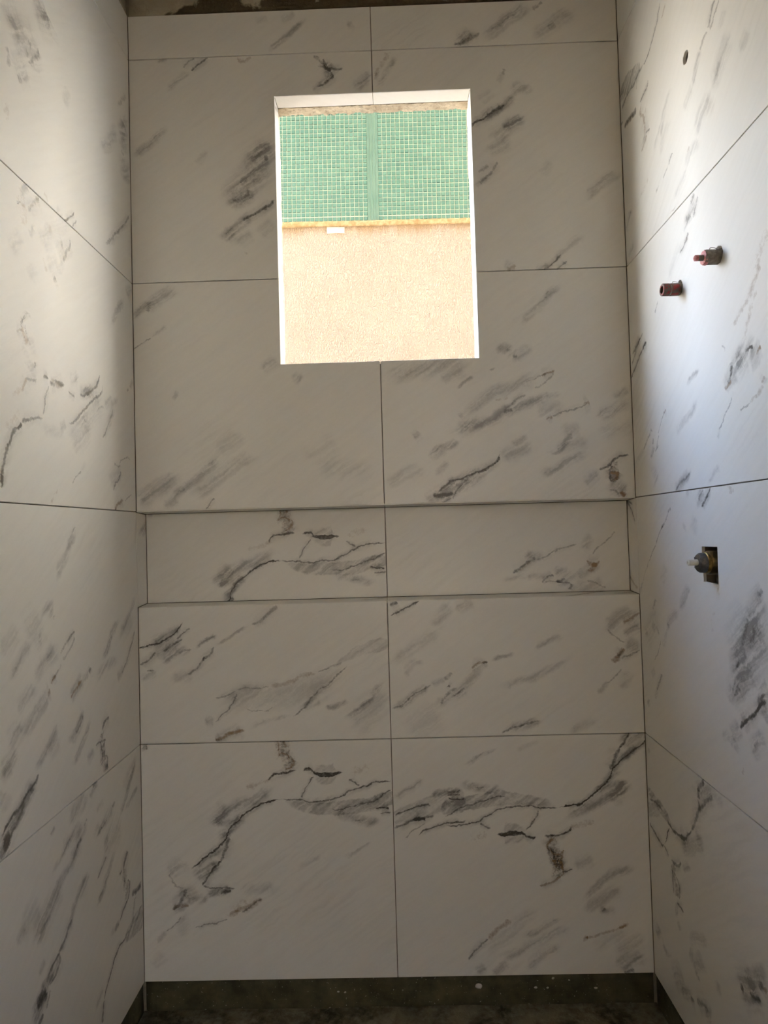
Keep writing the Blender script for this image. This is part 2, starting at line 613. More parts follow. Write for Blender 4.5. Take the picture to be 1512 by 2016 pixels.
'R1': '''
l 3.5 0.6 157,2293 194,2297 232,2320 251,2340 264,2359
b 5 0.4 265,2317 288,2330
g 22 0.6 6,2319,0.8 51,2318,1.2 99,2307,1 138,2299,0.7
l 5 0.55 9,2277 48,2288 110,2286 156,2291
l 5 0.5 -2,2314 37,2322
l 9 0.75 26,2226 55,2221 82,2216 103,2216
l 6 0.5 -2,2248 11,2244
l 3 0.6 129,2218 149,2220 168,2224 182,2236
l 2.5 0.4 108,2263 117,2287
b 7 0.45 135,2209 127,2195 149,2165 153,2138 151,2122
b 4 0.4 157,2177 164,2183
l 3 0.55 158,2125 180,2126
b 5 0.45 130,2098 150,2108 163,2117
s 10 0.25 145,2124 156,2105
l 5 0.45 464,2139 478,2158 491,2170
l 4 0.4 468,2134 492,2146 507,2157
l 6 0.4 430,2120 443,2130 460,2135
s 9 0.36 395,2073 415,2100 434,2121
s 12 0.2 352,2050 395,2077
s 20 0.26 469,2012 494,2037 518,2054 544,2065
s 16 0.28 395,1980 436,2005 465,2015
s 8 0.2 479,2036 503,2046
b 6 0.3 362,1963 372,1968
s 14 0.15 443,1990 478,1983
s 16 0.15 571,2018 594,2031
s 10 0.15 504,2102 528,2125
s 8 0.2 239,2059 267,2117 310,2132
s 10 0.15 225,2026 251,2059 295,2076
l 3 0.45 270,1981 281,1993 292,1993
s 3 0.35 236,1968 270,1981
l 3 0.35 201,1957 219,1966
b 8 0.18 106,1996 159,2018
s 12 0.2 346,1938 370,1954 418,1950
s 8 0.2 288,1896 319,1908 359,1931
s 6 0.2 193,2058 244,2102
s 10 0.35 9,1956 27,1989 55,1992
s 8 0.2 9,1892 59,1908
b 4 0.3 272,1878 296,1874
''',
'R2': '''
l 4 0.5 364,1853 382,1863
l 4 0.45 369,1817 384,1836 398,1851
s 12 0.3 329,1822 353,1832 385,1850
l 9 0.5 344,1826 362,1827
l 4 0.5 306,1772 330,1784 350,1796
b 6 0.3 331,1788 349,1792
s 6 0.25 324,1810 370,1821
s 12 0.15 243,1738 281,1770 322,1794
l 3 0.35 167,1691 173,1698 186,1712
b 9 0.36 597,1636 590,1615 570,1594 537,1574 505,1554
b 8 0.28 585,1589 564,1562 538,1516
b 14 0.22 626,1674 601,1649 590,1620
l 4 0.3 464,1530 474,1520
l 4 0.5 543,1497 568,1497
b 6 0.45 579,1487 592,1492
s 16 0.25 510,1492 543,1500 580,1497
l 6 0.35 491,1470 499,1491
s 20 0.25 512,1482 536,1485
l 6 0.6 16,1637 38,1646 72,1661
l 4 0.5 10,1608 37,1636 86,1667
l 4 0.6 3,1577 47,1606 88,1630 108,1643
l 6 0.5 85,1630 108,1641
s 5 0.2 322,1498 367,1511
b 6 0.65 470,1448 484,1454 495,1462
l 6 0.45 481,1458 492,1470 500,1483
s 22 0.3 499,1472 519,1483 551,1487
s 8 0.3 497,1455 514,1464
b 5 0.4 577,1483 592,1492
l 4 0.4 548,1494 567,1497
s 16 0.2 556,1474 586,1482
b 5 0.45 593,1434 602,1442
b 8 0.32 574,1411 593,1429
b 6 0.3 554,1410 575,1414
l 2.5 0.4 519,1399 538,1405 554,1410
l 3 0.4 442,1373 461,1393 480,1415 490,1432
s 5 0.2 433,1360 446,1378
s 8 0.25 242,1393 282,1412 328,1428 364,1454
s 6 0.2 311,1487 343,1500 369,1509
b 4 0.5 192,1450 205,1457
l 2.5 0.4 156,1412 180,1437 197,1452
l 2.5 0.35 141,1381 160,1403
l 5 0.35 66,1386 92,1406 123,1426
l 6 0.4 118,1392 127,1399
s 7 0.4 111,1360 130,1385
l 3 0.4 135,1373 153,1384
s 8 0.25 4,1347 78,1389
l 4.5 0.45 240,1272 260,1285 289,1295 312,1307
s 10 0.2 225,1269 270,1286 321,1310
s 6 0.25 388,1280 420,1298 443,1308
s 14 0.2 108,1337 134,1312 127,1292
''',
'R3': '''
l 4 0.75 357,1232 374,1246 398,1268
l 4 0.5 346,1246 357,1259 368,1268
s 12 0.2 336,1233 364,1268
b 12 0.3 471,1251 476,1265
s 8 0.25 286,1265 300,1268
l 5 0.4 189,1227 206,1237
l 5 0.3 154,1190 166,1201
l 3 0.4 71,1108 117,1156 159,1194 195,1227
l 3 0.25 7,1037 71,1108
s 8 0.3 -30,998 28,1058
s 14 0.12 309,1179 330,1215
s 10 0.2 270,1190 279,1196
s 10 0.3 229,1008 256,1040 286,1069
s 10 0.3 162,953 181,978 229,1010
l 6 0.3 162,953 174,968
s 14 0.15 141,1062 172,1104
l 5 0.3 82,992 103,1020
s 10 0.35 77,940 91,959
l 6 0.35 102,953 117,937
s 8 0.3 26,921 40,935
s 30 0.15 19,907 117,992
l 3 0.4 82,869 114,905 127,926
s 8 0.2 137,909 162,953
b 8 0.14 375,982 390,1026
l 7 0.45 549,1072 564,1081
s 20 0.25 515,1021 542,1061 565,1083
l 7 0.5 492,978 500,1002 515,1028
l 7 0.45 515,987 525,995 533,1017
s 50 0.32 471,929 499,988 549,1029
s 30 0.25 529,1009 577,1057
s 50 0.2 510,968 572,992
l 6 0.4 468,934 476,944
b 5 0.25 412,1060 410,1074
l 4 0.5 87,801 102,817 123,843
s 6 0.3 73,775 92,802
s 8 0.35 25,749 43,761
s 10 0.25 56,831 80,847
s 40 0.36 457,902 485,933 523,952
l 6 0.55 455,875 469,890 476,896
l 5 0.4 446,882 461,904
s 14 0.25 431,865 449,887
l 6 0.4 466,932 477,943
s 30 0.25 441,864 489,909 505,921
l 5 0.85 470,824 490,841 518,857 537,878 560,898
b 7 0.5 480,835 496,846
g 16 0.4 537,877,0.5 549,895,1 556,911,1 560,929,0.5
l 5 0.5 530,869 547,896 558,909
s 16 0.36 435,795 453,811 473,828
s 16 0.3 440,776 448,797
s 10 0.2 401,789 432,794
s 14 0.3 506,785 529,817 550,836
l 4 0.4 516,805 532,816
s 10 0.4 549,863 564,882
b 6 0.3 469,740 476,754
''',
'R4': '''
g 16 0.6 7,527,0.8 47,525,0.7 80,516,1 116,510,0.9 140,500,0.5
g 18 0.5 2,479 68,507
l 4 0.6 12,510 58,518 90,514
l 5 0.75 115,506 140,498 169,492 197,497 226,515 250,539
l 7 0.6 250,539 274,573 285,598 287,620
l 6 0.7 284,638 298,649 312,669
l 7 0.6 287,624 287,639
l 7 0.6 285,598 311,620 349,652
s 12 0.25 281,597 304,633 357,663
l 7 0.6 190,494 214,504
l 3 0.5 129,491 117,468 107,447
s 12 0.2 375,661 388,642
s 14 0.2 314,655 369,669
s 6 0.3 12,626 27,636
l 5 0.7 9,448 27,441 63,431 92,430
l 3.5 0.65 92,430 117,416
l 2.5 0.4 126,488 106,448 93,433
l 5 0.65 136,417 163,421 186,439
p 12 0.8 147,413 144,387 158,367 156,346
l 4 0.5 135,407 138,377 142,343
l 4 0.55 150,397 170,378 166,345
l 4 0.7 155,331 176,332 188,330
s 14 0.4 158,311 143,318
s 14 0.25 183,465 226,492 285,524 305,548
s 12 0.25 268,535 303,533
s 10 0.3 190,431 232,454
s 14 0.35 25,178 47,208
s 8 0.3 58,201 78,173 119,188
s 8 0.2 156,292 170,278
s 12 0.25 214,266 237,301 290,331 311,333
s 14 0.2 213,257 232,251
s 14 0.3 230,224 261,264 289,278
l 8 0.35 239,229 258,226
s 25 0.25 119,133 172,186
s 14 0.3 152,139 178,146 215,172
l 6 0.5 209,159 224,161
l 7 0.5 243,170 277,188 290,189
s 20 0.35 276,183 306,183
s 10 0.25 339,278 342,255
s 28 0.4 426,318 464,353 497,367
l 8 0.7 434,323 438,334
l 7 0.65 459,345 473,343 496,351
l 7 0.6 498,375 509,392
b 8 0.65 511,387 520,383
s 14 0.35 447,352 493,392 523,421
''',
}
# ------------------------------------------------------------------ node helpers
def new_mat(name):
    m = bpy.data.materials.new(name)
    m.use_nodes = True
    m.node_tree.nodes.clear()
    return m, m.node_tree

class NT:
    """Small helper that adds nodes in evaluation order."""
    def __init__(s, tree): s.t = tree
    def n(s, kind, **kw):
        nd = s.t.nodes.new(kind)
        for k, v in kw.items(): setattr(nd, k, v)
        return nd
    def put(s, sock, v):
        if isinstance(v, bpy.types.NodeSocket): s.t.links.new(v, sock)
        else: sock.default_value = v
    def math(s, op, a, b=None, c=None, clamp=False):
        nd = s.n('ShaderNodeMath', operation=op, use_clamp=clamp)
        for i, v in enumerate((a, b, c)):
            if v is not None: s.put(nd.inputs[i], v)
        return nd.outputs[0]
    def vmath(s, op, a, b=None, c=None):
        nd = s.n('ShaderNodeVectorMath', operation=op)
        for i, v in enumerate((a, b, c)):
            if v is not None: s.put(nd.inputs[i], v)
        return nd.outputs['Value'] if op == 'DOT_PRODUCT' else nd.outputs['Vector']
    def noise(s, vec, scale, detail=2.0, rough=0.5, dist=0.0):
        nd = s.n('ShaderNodeTexNoise')
        s.put(nd.inputs['Vector'], vec)
        nd.inputs['Scale'].default_value = scale
        nd.inputs['Detail'].default_value = detail
        nd.inputs['Roughness'].default_value = rough
        nd.inputs['Distortion'].default_value = dist
        return nd
    def remap(s, v, a, b, c, d, smooth=False):
        nd = s.n('ShaderNodeMapRange')
        if smooth: nd.interpolation_type = 'SMOOTHSTEP'
        nd.inputs['From Min'].default_value = a
        nd.inputs['From Max'].default_value = b
        nd.inputs['To Min'].default_value = c
        nd.inputs['To Max'].default_value = d
        s.put(nd.inputs['Value'], v)
        return nd.outputs[0]
    def mix(s, f, a, b):
        nd = s.n('ShaderNodeMix', data_type='RGBA')
        s.put(nd.inputs[0], f)
        s.put(nd.inputs[6], a)
        s.put(nd.inputs[7], b)
        return nd.outputs[2]
    def fcurve(s, x, pts, smooth):
        nd = s.n('ShaderNodeFloatCurve')
        mp = nd.mapping
        mp.use_clip = False
        mp.extend = 'HORIZONTAL'
        cv = mp.curves[0]
        while len(cv.points) > 2: cv.points.remove(cv.points[-1])
        cv.points[0].location = pts[0]
        cv.points[1].location = pts[-1]
        for q in pts[1:-1]: cv.points.new(q[0], q[1])
        for q in cv.points: q.handle_type = 'AUTO_CLAMPED' if smooth else 'VECTOR'
        mp.update()
        s.put(nd.inputs['Value'], x)
        return nd.outputs[0]
    def surface(s, color, rough, spec=0.5, bump=None, metal=0.0, bump_strength=0.3, bump_dist=0.002):
        bs = s.n('ShaderNodeBsdfPrincipled')
        s.put(bs.inputs['Base Color'], color)
        s.put(bs.inputs['Roughness'], rough)
        bs.inputs['Specular IOR Level'].default_value = spec
        bs.inputs['Metallic'].default_value = metal
        if bump is not None:
            bm_ = s.n('ShaderNodeBump')
            bm_.inputs['Strength'].default_value = bump_strength
            bm_.inputs['Distance'].default_value = bump_dist
            s.put(bm_.inputs['Height'], bump)
            s.t.links.new(bm_.outputs[0], bs.inputs['Normal'])
        o = s.n('ShaderNodeOutputMaterial')
        s.t.links.new(bs.outputs[0], o.inputs['Surface'])

def rgb(r, g, b):
    f = lambda c: ((c / 255.0 + 0.055) / 1.055) ** 2.4 if c > 10 else c / 255.0 / 12.92
    return (f(r), f(g), f(b), 1.0)

# ------------------------------------------------------------------ marble print
MARBLE_A = (0.79, 0.776, 0.724, 1)
MARBLE_B = (0.735, 0.717, 0.665, 1)
GREY = (0.255, 0.245, 0.225, 1)
DARK = (0.050, 0.043, 0.033, 1)
BROWN = (0.235, 0.150, 0.070, 1)

def parse_strokes(txt):
    res = []
    for ln in txt.strip().splitlines():
        t = ln.split()
        pts = []
        for q in t[3:]:
            v = [float(z) for z in q.split(',')]
            pts.append((v[0] / 1000, v[1] / 1000, v[2] if len(v) > 2 else 1.0))
        res.append((t[0], float(t[1]) / 1000, float(t[2]), pts))
    return res

def pieces(pts, t0=True, t1=True):
    """Cut a stroke where it turns too far from its chord; flags say which ends fade out."""
    a, b = pts[0], pts[-1]
    dx, dy = b[0] - a[0], b[1] - a[1]
    L = math.hypot(dx, dy)
    ok = L > 1e-4
    if ok and len(pts) > 2:
        ex, ey = dx / L, dy / L
        for p, q in zip(pts, pts[1:]):
            al = (q[0] - p[0]) * ex + (q[1] - p[1]) * ey
            ac = -(q[0] - p[0]) * ey + (q[1] - p[1]) * ex
            if al <= 0 or abs(ac) > 1.3 * al: ok = False
    if ok: return [(pts, t0, t1)]
    if len(pts) <= 2: return []
    m = len(pts) // 2
    return pieces(pts[:m + 1], t0, False) + pieces(pts[m:], False, t1)

def marble_material(name, strokes, seed):
    m, tree = new_mat(name)
    N = NT(tree)
    uv = N.n('ShaderNodeUVMap', uv_map='plane').outputs[0]
    off = N.vmath('ADD', uv, (seed * 3.17, seed * 1.71, seed * 0.77))
    wn_ = N.noise(off, 17.0, 6.0, 0.70)
    A = 0.030
    base = N.vmath('ADD', uv, (-A / 2, -A / 2, 1.0))
    P = N.vmath('MULTIPLY_ADD', wn_.outputs['Color'], (A, A, 0.0), base)
    acc = {'s': None, 'l': None, 'b': None, 'p': None}
    def add(kind, amt, st):
        acc[kind] = N.math('MULTIPLY', amt, st) if acc[kind] is None else N.math('MULTIPLY_ADD', amt, st, acc[kind])
    work = []
    for kind, hw, st, pts0 in strokes:
        if kind == 's': work.append((kind, hw * 1.65, st * 1.42, pts0))
        else: work.append((kind, hw, st, pts0))
        if kind in 'lb' and st >= 0.45 and hw < 0.008: work.append(('s', hw * 4.5, st * 0.46, pts0))     # pale halo of a strong vein
    for kind, hw, st, pts0 in work:
        for pts, t0, t1 in pieces(pts0):
            a, b = pts[0], pts[-1]
            dx, dy = b[0] - a[0], b[1] - a[1]
            L = math.hypot(dx, dy)
            ex, ey = dx / L, dy / L
            k = 3.0 if kind == 'g' else 1.0
            # overhang so that the faded end reaches the drawn end point
            u = N.vmath('DOT_PRODUCT', P, (ex / L, ey / L, -(a[0] * ex + a[1] * ey) / L))
            sc = math.sqrt(k) / hw
            v = N.vmath('DOT_PRODUCT', P, (-ey * sc, ex * sc, (a[0] * ey - a[1] * ex) * sc))
            if len(pts) > 2:
                f = []
                for p in pts:
                    f.append((((p[0] - a[0]) * ex + (p[1] - a[1]) * ey) / L, (-(p[0] - a[0]) * ey + (p[1] - a[1]) * ex) * sc))
                v = N.math('SUBTRACT', v, N.fcurve(u, f, True))
            v2 = N.math('MULTIPLY', v, v)
            o = min(0.25, 0.5 * hw / L + 0.07)
            ins = 0.05
            if kind == 's': o, ins = min(0.5, 0.45 * hw / L + 0.17), 0.17
            sp = [(-o if t0 else -0.02, -1.0)]
            sp += [(ins, k)] if t0 else [(0.0, k)]
            for p in pts[1:-1]:
                uu = ((p[0] - a[0]) * ex + (p[1] - a[1]) * ey) / L
                if ins + 0.02 < uu < 1 - ins - 0.02: sp.append((uu, k * p[2] * p[2]))
            if kind == 'g':
                sp = [(-0.06, -1.0)] + [(((p[0] - a[0]) * ex + (p[1] - a[1]) * ey) / L, k * p[2] * p[2]) for p in pts] + [(1.06, -1.0)]
            else:
                sp += [(1 - ins, k)] if t1 else [(1.0, k)]
                sp.append((1 + o if t1 else 1.02, -1.0))
            s_ = N.fcurve(u, sp, False)
            amt = N.math('SUBTRACT', s_, v2, clamp=True)
            if kind == 's': amt = N.math('MULTIPLY', amt, amt)
            add('s' if kind == 'g' else kind, amt, st)
    c1 = N.vmath('DOT_PRODUCT', P, (6.5 * 0.82, 6.5 * 0.57, seed))
    c2 = N.vmath('DOT_PRODUCT', P, (-78.0 * 0.57, 78.0 * 0.82, seed * 2.0))
    cx = N.n('ShaderNodeCombineXYZ')
    N.put(cx.inputs[0], c1)
    N.put(cx.inputs[1], c2)
    streak = N.noise(cx.outputs[0], 1.0, 3.0, 0.62).outputs[0]
    mott = N.remap(streak, 0.35, 0.7, 0.0, 0.45)
    cloud = N.remap(N.noise(off, 2.6, 2.0, 0.55).outputs[0], 0.50, 0.72, 0.0, 1.0, True)
    cloud = N.math('MULTIPLY', cloud, N.remap(streak, 0.46, 0.70, 0.01, 0.13))
    col = N.mix(cloud, N.mix(mott, MARBLE_A, MARBLE_B), GREY)
    if any(v is not None for v in acc.values()):
        fine = N.noise(off, 110.0, 2.5, 0.65).outputs[0]
    if acc['p'] is not None:
        rid = N.noise(off, 60.0, 3.0, 0.55, 1.0).outputs[0]
        rid = N.math('ABSOLUTE', N.math('SUBTRACT', rid, 0.5))
        rid = N.remap(rid, 0.0, 0.06, 1.0, 0.0)
        crack = N.math('MULTIPLY', acc['p'], rid)
        add('s', acc['p'], 0.42)
        add('l', crack, 0.75)
        add('b', acc['p'], 0.30)
    if acc['s'] is not None:
        f = N.math('MULTIPLY', acc['s'], N.remap(N.math('MULTIPLY_ADD', fine, 0.35, streak), 0.52, 0.82, 0.22, 1.45), clamp=True)
        col = N.mix(f, col, GREY)
    if acc['b'] is not None:
        er = N.remap(fine, 0.36, 0.62, 0.34, 0.0)
        f = N.math('MULTIPLY_ADD', acc['b'], 1.3, N.math('MULTIPLY', er, -1.0), clamp=True)
        col = N.mix(f, col, BROWN)
    if acc['l'] is not None:
        er = N.remap(fine, 0.36, 0.60, 0.32, 0.0)
        f = N.math('MULTIPLY_ADD', acc['l'], 1.35, N.math('MULTIPLY', er, -1.0), clamp=True)
        col = N.mix(f, col, DARK)
    N.surface(col, 0.30, 0.45)
    return m

# ------------------------------------------------------------------ mesh helpers
def link(name, bm, mat, parent=None, smooth=False):
    me = bpy.data.meshes.new(name)
    bmesh.ops.recalc_face_normals(bm, faces=bm.faces)
    bm.to_mesh(me)
    bm.free()
    if smooth:
        for p in me.polygons: p.use_smooth = True
    if mat is not None:
        for mm in (mat if isinstance(mat, (list, tuple)) else [mat]): me.materials.append(mm)
    o = bpy.data.objects.new(name, me)
    COL.objects.link(o)
    if parent is not None: o.parent = parent
    return o

def tag(o, label=None, cat=None, group=None, kind=None):
    if label: o['label'] = label
    if cat: o['category'] = cat
    if group: o['group'] = group
    if kind: o['kind'] = kind
    return o

def empty(name, loc=(0, 0, 0)):
    o = bpy.data.objects.new(name, None)
    o.location = loc
    o.empty_display_size = 0.05
    COL.objects.link(o)
    return o

def add_box(bm, lo, hi):
    v = [bm.verts.new((x, y, z)) for x in (lo[0], hi[0]) for y in (lo[1], hi[1]) for z in (lo[2], hi[2])]
    for f in ((0, 1, 3, 2), (4, 6, 7, 5), (0, 4, 5, 1), (2, 3, 7, 6), (0, 2, 6, 4), (1, 5, 7, 3)):
        bm.faces.new([v[i] for i in f])

def slab(bm, loops, depth0, depth1, to3d):
    """Extrude a 2D outline (loops[0]) with holes (loops[1:]) between two depths."""
    tris = tessellate_polygon([[Vector((x, y, 0)) for x, y in lp] for lp in loops])
    flat = [q for lp in loops for q in lp]
    va = [bm.verts.new(to3d(x, y, depth0)) for x, y in flat]
    vb = [bm.verts.new(to3d(x, y, depth1)) for x, y in flat]
    front = []
    for t in tris:
        try:
            front.append(bm.faces.new([va[i] for i in t]))
            bm.faces.new([vb[i] for i in reversed(t)])
        except ValueError: pass
    i0 = 0
    for lp in loops:
        n = len(lp)
        for i in range(n):
            j = (i + 1) % n
            bm.faces.new((va[i0 + i], va[i0 + j], vb[i0 + j], vb[i0 + i]))
        i0 += n
    return front

BACK3 = lambda x, z, d: (x, d, z)
LEFT3 = lambda y, z, d: (XL - d, y, z)
RIGHT3 = lambda y, z, d: (XR + d, -y, z)        # the first coordinate is distance from the back wall

PLAIN = {}
def tile(name, parent, loops, to3d, strokes=(), seed=1.0, depth=0.0, cell=0.215, inv=None, thick=TT):
    """One marble tile: outline in the plane of its wall, small bevel, veins that belong to this tile."""
    bm = bmesh.new()
    tris = tessellate_polygon([[Vector((x, y, 0)) for x, y in lp] for lp in loops])
    flat = [q for lp in loops for q in lp]
    # front face is set in by a small arris
    bev = 0.0006
    inner = []
    for li, lp in enumerate(loops):
        n = len(lp)
        ar = sum(lp[i][0] * lp[(i + 1) % n][1] - lp[(i + 1) % n][0] * lp[i][1] for i in range(n))
        sgn = 1.0 if (ar > 0) == (li == 0) else -1.0
        for i in range(n):
            p0, p1, p2 = lp[i - 1], lp[i], lp[(i + 1) % n]
            d1 = Vector((p1[0] - p0[0], p1[1] - p0[1])).normalized()
            d2 = Vector((p2[0] - p1[0], p2[1] - p1[1])).normalized()
            n1 = Vector((-d1.y, d1.x)) * sgn
            n2 = Vector((-d2.y, d2.x)) * sgn
            nn = (n1 + n2)
            nn = nn / max(0.3, nn.length_squared) * 2.0 if nn.length > 1e-6 else n1
            inner.append((p1[0] + nn.x * bev, p1[1] + nn.y * bev))
    vi = [bm.verts.new((x, y, 0.0)) for x, y in inner]
    vo = [bm.verts.new((x, y, bev)) for x, y in flat]
    vb = [bm.verts.new((x, y, thick)) for x, y in flat]
    for t in tris:
        try: bm.faces.new([vi[i] for i in t])
        except ValueError: pass
        try: bm.faces.new([vb[i] for i in reversed(t)])
        except ValueError: pass
    i0 = 0
    for lp in loops:
        n = len(lp)
        for i in range(n):
            j = (i + 1) % n
            bm.faces.new((vi[i0 + i], vi[i0 + j], vo[i0 + j], vo[i0 + i]))
            bm.faces.new((vo[i0 + i], vo[i0 + j], vb[i0 + j], vb[i0 + i]))
        i0 += n
    xs = [q[0] for q in flat]; ys = [q[1] for q in flat]
    x0, x1, y0, y1 = min(xs), max(xs), min(ys), max(ys)
    nx = max(1, round((x1 - x0) / cell)) if strokes else 1
    ny = max(1, round((y1 - y0) / cell)) if strokes else 1
    for i in range(1, nx):
        bmesh.ops.bisect_plane(bm, geom=bm.verts[:] + bm.edges[:] + bm.faces[:], plane_co=(x0 + (x1 - x0) * i / nx, 0, 0), plane_no=(1, 0, 0), dist=1e-6)
    for i in range(1, ny):
        bmesh.ops.bisect_plane(bm, geom=bm.verts[:] + bm.edges[:] + bm.faces[:], plane_co=(0, y0 + (y1 - y0) * i / ny, 0), plane_no=(0, 1, 0), dist=1e-6)
    mats, slot = [], {}
    def cell_mat(ix, iy):
        if (ix, iy) in slot: return slot[(ix, iy)]
        cx0, cx1 = x0 + (x1 - x0) * ix / nx, x0 + (x1 - x0) * (ix + 1) / nx
        cy0, cy1 = y0 + (y1 - y0) * iy / ny, y0 + (y1 - y0) * (iy + 1) / ny
        sel = []
        for s in strokes:
            mg = s[1] * (5.5 if s[0] in 'lb' else 2.3) + 0.016
            sx = [q[0] for q in s[3]]; sy = [q[1] for q in s[3]]
            if min(sx) - mg < cx1 and max(sx) + mg > cx0 and min(sy) - mg < cy1 and max(sy) + mg > cy0: sel.append(s)
        if sel: mm = marble_material('marble_%s_%d%d' % (name, ix, iy), sel, seed)
        else:
            if seed not in PLAIN: PLAIN[seed] = marble_material('marble_plain', [], seed)
            mm = PLAIN[seed]
        if mm not in mats: mats.append(mm)
        slot[(ix, iy)] = mats.index(mm)
        return slot[(ix, iy)]
    uvl = bm.loops.layers.uv.new('plane')
    for f in bm.faces:
        c = f.calc_center_median()
        ix = min(nx - 1, max(0, int((c.x - x0) / (x1 - x0) * nx)))
        iy = min(ny - 1, max(0, int((c.y - y0) / (y1 - y0) * ny)))
        f.material_index = cell_mat(ix, iy)
        for lp in f.loops:
            q = lp.vert.co
            lp[uvl].uv = (q.x, q.y)
    for v in bm.verts: v.co = Vector(to3d(v.co.x, v.co.y, v.co.z + depth))
    return link(name.split(':')[0], bm, mats, parent)

def rect(x0, x1, y0, y1, g=GAP):
    return [(x0 + g, y0 + g), (x1 - g, y0 + g), (x1 - g, y1 - g), (x0 + g, y1 - g)]

def tube(bm, axis_pts, radii, seg=24, cap=True, jitter=0.0, rnd=None):
    """Lathe along a straight axis in -X from axis_pts [(x, y, z)...] with radii."""
    rings = []
    for (x, y, z), r in zip(axis_pts, radii):
        ring = []
        for i in range(seg):
            a = 2 * math.pi * i / seg
            rr = r * (1 + (rnd.uniform(-jitter, jitter) if rnd else 0))
            ring.append(bm.verts.new((x, y + rr * math.cos(a), z + rr * math.sin(a))))
        rings.append(ring)
    for a, b in zip(rings, rings[1:]):
        for i in range(seg):
            j = (i + 1) % seg
            bm.faces.new((a[i], a[j], b[j], b[i]))
    if cap:
        bm.faces.new(rings[0][::-1])
        bm.faces.new(rings[-1])

# ------------------------------------------------------------------ plain materials
def mat_mortar():
    m, t = new_mat('joint_mortar'); N = NT(t)
    g = N.n('ShaderNodeTexCoord').outputs['Object']
    a = N.noise(g, 60.0, 4.0, 0.6).outputs[0]
    N.surface(N.mix(a, (0.16, 0.14, 0.105, 1), (0.30, 0.27, 0.215, 1)), 0.9, 0.2, a, 0, 0.4, 0.002)
    return m

def mat_rough_plaster():
    # old plaster with dark brown glue left along the tile edge
    m, t = new_mat('rough_plaster'); N = NT(t)
    g = N.n('ShaderNodeTexCoord').outputs['Object']
    a = N.noise(g, 22.0, 6.0, 0.65).outputs[0]
    b = N.noise(g, 7.0, 5.0, 0.6, 0.4).outputs[0]
    c = N.noise(g, 140.0, 3.0, 0.6).outputs[0]
    base = N.mix(a, (0.22, 0.19, 0.13, 1), (0.42, 0.38, 0.29, 1))
    xx = N.n('ShaderNodeSeparateXYZ'); N.put(xx.inputs[0], g)
    near = N.remap(xx.outputs[2], 2.585, 2.65, 0.13, -0.10)
    side = N.remap(xx.outputs[0], -0.62, -0.45, -0.12, 0.03)
    f = N.math('ADD', N.math('ADD', b, near), side)
    f = N.remap(N.math('MULTIPLY_ADD', a, 0.25, f), 0.62, 0.67, 0.0, 1.0)
    col = N.mix(f, base, N.mix(c, (0.025, 0.017, 0.008, 1), (0.09, 0.07, 0.04, 1)))
    h = N.math('MULTIPLY_ADD', f, -0.6, N.math('MULTIPLY_ADD', c, 0.4, a))
    N.surface(col, 0.9, 0.2, h, 0, 0.7, 0.006)
    return m

def mat_waterproof():
    m, t = new_mat('waterproof_coat'); N = NT(t)
    g = N.n('ShaderNodeTexCoord').outputs['Object']
    a = N.noise(g, 16.0, 5.0, 0.65).outputs[0]
    b = N.noise(g, 70.0, 4.0, 0.7).outputs[0]
    s = N.noise(g, 230.0, 1.0, 0.5).outputs[0]
    col = N.mix(N.remap(a, 0.35, 0.7, 0, 1), (0.035, 0.032, 0.014, 1), (0.10, 0.09, 0.048, 1))
    col = N.mix(N.remap(s, 0.73, 0.76, 0, 0.8), col, (0.42, 0.40, 0.33, 1))
    N.surface(col, 0.75, 0.3, b, 0, 0.5, 0.003)
    return m

def mat_floor():
    m, t = new_mat('raw_screed'); N = NT(t)
    g = N.n('ShaderNodeTexCoord').outputs['Object']
    a = N.noise(g, 9.0, 6.0, 0.65).outputs[0]
    b = N.noise(g, 45.0, 5.0, 0.7).outputs[0]
    col = N.mix(N.remap(a, 0.4, 0.62, 0, 1), (0.035, 0.030, 0.012, 1), (0.17, 0.15, 0.095, 1))
    col = N.mix(N.remap(b, 0.45, 0.7, 0, 0.6), col, (0.24, 0.22, 0.16, 1))
    N.surface(col, 0.85, 0.25, N.math('ADD', a, b), 0, 0.6, 0.006)
    return m

def mat_plaster_wall():
    m, t = new_mat('beige_plaster'); N = NT(t)
    g = N.n('ShaderNodeTexCoord').outputs['Object']
    a = N.noise(g, 5.0, 5.0, 0.6).outputs[0]
    N.surface(N.mix(a, (0.52, 0.43, 0.30, 1), (0.62, 0.53, 0.39, 1)), 0.9, 0.2, a, 0, 0.2, 0.004)
    return m

def mat_lintel():
    m, t = new_mat('broken_mortar'); N = NT(t)
    g = N.n('ShaderNodeTexCoord').outputs['Object']
    a = N.noise(g, 90.0, 5.0, 0.65).outputs[0]
    b = N.noise(g, 25.0, 3.0, 0.6).outputs[0]
    col = N.mix(N.remap(b, 0.35, 0.65, 0, 1), (0.38, 0.32, 0.23, 1), (0.54, 0.47, 0.35, 1))
    col = N.mix(N.remap(a, 0.52, 0.7, 0, 0.6), col, (0.08, 0.06, 0.04, 1))
    N.surface(col, 0.95, 0.1, a, 0, 0.8, 0.004)
    return m

